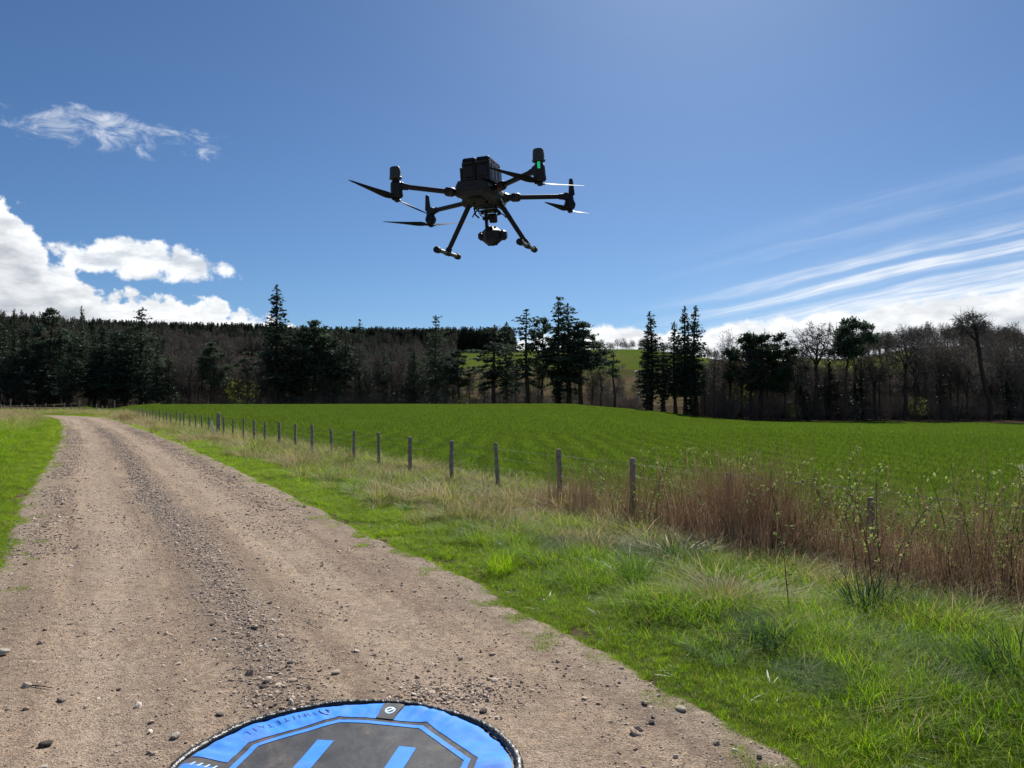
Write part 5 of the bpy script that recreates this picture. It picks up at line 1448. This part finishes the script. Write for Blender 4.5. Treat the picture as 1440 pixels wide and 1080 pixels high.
    rr = 0.788 + 0.006 * np.sin(Th * 5) + 0.004 * np.sin(Th * 11) + np.cos(Ph) * 0.021 * puck; zz = 0.020 + 0.006 * np.sin(Th * 3 + 1) + np.sin(Ph) * 0.017 * puck
    i = np.arange(n)[:, None]; j = np.arange(k)[None, :]; F = np.stack([i * k + j, ((i + 1) % n) * k + j, ((i + 1) % n) * k + (j + 1) % k, i * k + (j + 1) % k], -1).reshape(-1, 4)
    obj('rim', mesh('rim', np.stack([rr * np.cos(Th), rr * np.sin(Th), zz], -1).reshape(-1, 3), F, M['pad_rim'], True), root)


pad()

# ------------------------------------------------------------------ drone
def drone():
    root = tag(empty('drone', (-0.1391, 3.5387, 2.7129)), 'large black four-armed drone hovering with a camera slung underneath', 'drone')
    Mx = Matrix.Rotation(-0.2457, 3, 'Z') @ Matrix.Rotation(0.0856, 3, 'X') @ Matrix.Rotation(-0.0403, 3, 'Y'); root.rotation_euler = Mx.to_euler()
    P, CB, SH = M['plastic'], M['carbon'], M['shell']
    # fuselage: stations along the body (y, half width bottom, half width top, z bottom, z top)
    st = [(-0.205, .050, .064, -.045, .000), (-0.19, .064, .078, -.062, .008), (-0.10, .070, .086, -.070, .012), (0.02, .070, .086, -.072, .014), (0.12, .066, .080, -.070, .012), (0.20, .052, .064, -.060, .002), (0.235, .030, .042, -.045, -.014)]
    V, F = [], []
    for y, a, b, z0, z1 in st: zm = (z0 + z1) / 2; V += [(-a, y, z0), (a, y, z0), (b, y, zm - .008), (b, y, zm + .012), (a, y, z1), (-a, y, z1), (-b, y, zm + .012), (-b, y, zm - .008)]
    for k in range(len(st) - 1):
        for i in range(8): j = (i + 1) % 8; F.append((k * 8 + i, k * 8 + j, k * 8 + 8 + j, k * 8 + 8 + i))
    F += [tuple(range(7, -1, -1)), tuple((len(st) - 1) * 8 + i for i in range(8))]
    b = MB(); b.add(V, F)
    for s in (-1, 1):
        for y in (-0.10, 0.105): b.box((s * .078, y, -.03), (.042, .055, .042), .008, Matrix.Rotation(s * (0.35 if y < 0 else -0.35), 3, 'Z'))
        b.box((s * .058, .004, -.058), (.040, .05, .03), .006)
    b.box((0, -.198, -.03), (.07, .02, .02), .004); b.box((0, .21, -.02), (.05, .03, .02), .004)
    for y in (-.15, -.11, .03): b.box((0, y, -.074), (.07, .02, .006), .002)
    body = b.build('body', SH, root)
    # batteries: two upright packs with grip recess and ribs
    for s in (-1, 1):
        m = MB(); cx = .026 + s * .033
        m.box((cx, -.09, .044), (.0655, .222, .090), .004); m.box((cx, -.094, .0975), (.0635, .200, .0185), .004, taper=(.97, .95)); m.box((cx, -.203, .040), (.046, .010, .05), .003)
        bt = m.build('battery', P, root)
        q = MB(); q.box((cx, -.2095, .079), (.044, .006, .012), .002); q.box((cx - .004, -.2095, .008), (.016, .005, .006), .001); q.build('battery_latch', SH, bt)
        q = MB()
        for y in (-.15, -.09, -.03): q.box((cx + s * .0325, y, .045), (.004, .03, .07), .0015)
        q.build('side_rib', SH, bt)
    m = MB(); m.box((-.045, -.09, .028), (.012, .215, .075), .003); m.build('battery_rail', P, root)
    # arms
    spec = {'rear_left': (-1, -1), 'rear_right': (1, -1), 'front_left': (-1, 1), 'front_right': (1, 1)}
    tips = {(-1, -1): (-.334, -.274, 0.0), (1, -1): (.334, -.274, 0.0), (-1, 1): (-.373, .272, -.026), (1, 1): (.373, .272, -.026)}
    blades_ = {(-1, -1): ((-.126, -.228, .059), (.055, .259, -.03)), (1, -1): ((-.186, -.183, .053), (.163, .21, .012)), (-1, 1): ((.173, .20, .031), (-.196, -.18, .012)), (1, 1): ((-.08, -.254, .008), (.062, .258, .02))}
    for key, tp in tips.items():
        sx, sy = key; o = Vector((sx * .082, sy * .108, -.03)); e = Vector(tp); d = (e - o).normalized(); L = (e - o).length
        m = MB(); m.tube([o + d * .03, e - d * .012], .0118, 14); arm = m.build('arm', CB, root, True)
        m = MB(); m.tube([o - d * .012, o + d * .032], [.0165, .0165], 14); m.tube([o + d * .030, o + d * .036, o + d * .066, o + d * .074], [.018, .0215, .0215, .0165], 16); m.build('arm_collar', P, arm, True)
        m = MB(); m.tube([o + d * .046, o + d * .0495], .0222, 16); m.build('collar_ring', M['red'], arm)
        m = MB(); m.tube([o + d * .053, o + d * .056], .0222, 16); m.build('collar_stripe', M['cap_grey'], arm)
        m = MB(); m.tube([e - d * .055, e - d * .008], [.0145, .018], 12); m.box(e - d * .018, (.034, .034, .036), .006, Matrix.Rotation(math.atan2(d.y, d.x), 3, 'Z')); m.build('motor_mount', P, arm)
        x, y, z = e
        m = MB(); m.lathe([(.018, z + .020), (.025, z + .012), (.027, z - .012), (.0275, z - .034), (.027, z - .050), (.022, z - .056)] if sy < 0 else [(.015, z + .016), (.020, z + .008), (.022, z - .02), (.0255, z - .026), (.0255, z - .058), (.020, z - .064)], (x, y, 0), 18)
        mo = m.build('motor', P, root, True)
        m = MB()
        for q in range(12):
            an = q * math.pi / 6; m.box((x + .0268 * math.cos(an), y + .0268 * math.sin(an), z - .042), (.004, .0025, .018), .0008, Matrix.Rotation(an, 3, 'Z'))
        m.build('cooling_fin', SH, mo)
        if sy < 0:   # antenna drums on the rear arms
            m = MB(); m.lathe([(.017, z + .016), (.0165, z + .030)], (x, y, 0), 14); m.box((x, y, z + .012), (.03, .034, .03), .006); m.build('antenna_stalk', P, root)
            m = MB(); m.lathe([(.020, z + .028), (.0285, z + .030), (.0295, z + .036), (.0265, z + .040), (.0255, z + .060), (.0235, z + .079), (.020, z + .084), (.012, z + .086)], (x, y, 0), 20); m.build('antenna_drum', M['cap_grey'], root, True)
        else:        # upright fin antennas on the front arms
            m = MB(); m.box((x + sx * .012, y, z + .045), (.032, .016, .085), .005, taper=(.62, .7)); m.build('antenna_fin', P, root)
        if key == (1, -1):
            m = MB(); m.box((x + .004, y - .0250, z + .010), (.013, .006, .030), .0025); m.build('status_light', M['led'], root)
        hub = Vector((x, y, z - (.064 if sy < 0 else .072)))
        m = MB(); m.lathe([(.010, hub.z + .010), (.013, hub.z + .004), (.013, hub.z - .006), (.008, hub.z - .010)], (x, y, 0), 12)
        for tv in blades_[key]:
            dd = Vector((tv[0], tv[1], 0)).normalized(); m.box(hub + dd * .012, (.03, .012, .007), .002, Matrix.Rotation(math.atan2(dd.y, dd.x), 3, 'Z'))
        pr = m.build('propeller', P, root)
        for qi, tv in enumerate(blades_[key]):
            t = Vector(tv); u = t.normalized(); sd = Vector((0, 0, 1)).cross(u).normalized(); upv = u.cross(sd)
            prof = [(.05, .010, 0.35), (.10, .016, .42), (.16, .032, .42), (.24, .043, .38), (.34, .041, .33), (.5, .034, .26), (.68, .026, .20), (.84, .018, .16), (.95, .012, .14), (1.0, .004, .12)]
            V, F = [], []
            for fr, c, tw in prof:
                p = u * (.2665 * fr); ca, sa = math.cos(tw), math.sin(tw); ch = sd * ca + upv * sa; nn = upv * ca - sd * sa; th = c * .055 + .0005
                for q, (xx, zz) in enumerate(((-.36, 0), (-.1, 1), (.3, .7), (.64, 0), (.3, -.5), (-.1, -.6))): V.append(hub + p + ch * (c * xx) + nn * (th * zz))
            for k in range(len(prof) - 1):
                for i in range(6): j = (i + 1) % 6; F.append((k * 6 + i, k * 6 + j, k * 6 + 6 + j, k * 6 + 6 + i))
            F += [tuple(range(5, -1, -1)), tuple((len(prof) - 1) * 6 + i for i in range(6))]
            q = MB(); q.add(V, F); q.build('blade', M['prop'], pr, True)
    # landing gear
    for s in (-1, 1):
        a, c = Vector((s * .066, .004, -.052)), Vector((s * .2005, .004, -.284))
        m = MB(); m.tube([a, c], [.0125, .0112], 12); m.tube([a - (c - a) * .06, a + (c - a) * .10], [.0175, .0155], 12); lg = m.build('leg', CB, root, True)
        m = MB(); m.tube([(c.x, .004 - .150, -.2888), (c.x, .004 + .150, -.2888)], .0098, 12); m.build('skid', M['skid'], lg, True)
        m = MB(); m.tube([c - (c - a) * .09, c + (c - a) * .01], [.0145, .0155], 12); m.tube([(c.x, -.02, -.2888), (c.x, .028, -.2888)], .0135, 12); m.build('skid_joint', P, lg, True)
        for y in (-1, 1):
            m = MB(); yy = .004 + y * .155; m.tube([(c.x, yy - y * .022, -.2888), (c.x, yy - y * .018, -.2888), (c.x, yy + y * .010, -.2888), (c.x, yy + y * .014, -.2888)], [.011, .0158, .0158, .011], 12); m.build('skid_cap', M['rubber'], lg, True)
    # gimbal and camera
    cx, cy = -.004, .128
    m = MB(); m.box((cx, cy, -.084), (.085, .085, .005), .002); m.box((cx, cy, -.103), (.062, .06, .004), .002)
    for s in (-1, 1):
        m.tube([(cx + s * .055, cy - .10, -.080), (cx + s * .055, cy + .06, -.080)], .0035, 8)
        m.tube([(cx + s * .042, cy - .06, -.08), (cx + s * .062, cy - .075, -.100), (cx + s * .075, cy - .07, -.118)], .0032, 6)
        for y in (-1, 1): m.lathe([(.004, -.103), (.0095, -.099), (.0095, -.090), (.004, -.086)], (cx + s * .034, cy + y * .034, 0), 10)
    m.tube([(cx - .05, cy - .06, -.082), (cx - .035, cy - .06, -.112), (cx - .02, cy - .05, -.120), (cx - .01, cy - .03, -.10)], .0028, 6)
    m.tube([(cx - .058, cy - .09, -.078), (cx - .052, cy - .092, -.112), (cx - .036, cy - .085, -.128)], .0045, 6)
    m.tube([(cx + .02, cy - .05, -.086), (cx + .05, cy - .055, -.098), (cx + .078, cy - .05, -.118), (cx + .088, cy - .04, -.132)], .003, 6)
    mount = m.build('gimbal_mount', P, root)
    m = MB(); m.lathe([(.017, -.142), (.0205, -.138), (.0205, -.108), (.015, -.104)], (cx + .012, cy, 0), 16); m.box((cx - .018, cy, -.118), (.05, .024, .016), .004); m.box((cx - .024, cy, -.150), (.014, .026, .075), .005); m.build('gimbal_arm', P, root)
    m = MB(); m.box((cx, cy, -.208), (.092, .085, .094), .024); m.box((cx, cy + .01, -.206), (.066, .11, .07), .014); m.box((cx - .056, cy, -.204), (.030, .036, .042), .010); m.box((cx + .058, cy, -.208), (.034, .046, .050), .010)
    m.box((cx - .014, cy, -.172), (.03, .03, .03), .006)
    camera_ = m.build('camera_pod', P, root)
    for x_, z_, r_ in ((-.018, -.195, .017), (.020, -.195, .015), (.0, -.228, .012)):
        m = MB(); Mr = Matrix.Rotation(R(-90), 3, 'X'); m.lathe([(r_ * 1.15, 0), (r_ * 1.15, .010), (r_, .014)], (cx + x_, cy + .062, z_), 16, Mr); ln = m.build('lens', P, camera_)
    m = MB(); m.lathe([(.013, 0), (.013, .003)], (cx + .0745, cy, -.206), 14, Matrix.Rotation(R(90), 3, 'Y')); m.build('side_lens', M['glass'], camera_)
    # small sensors under the body
    m = MB()
    for x_ in (-.03, .03): m.lathe([(.009, -.078), (.009, -.069)], (x_, -.06, 0), 10)
    m.build('downward_sensor', M['glass'], root)


drone()
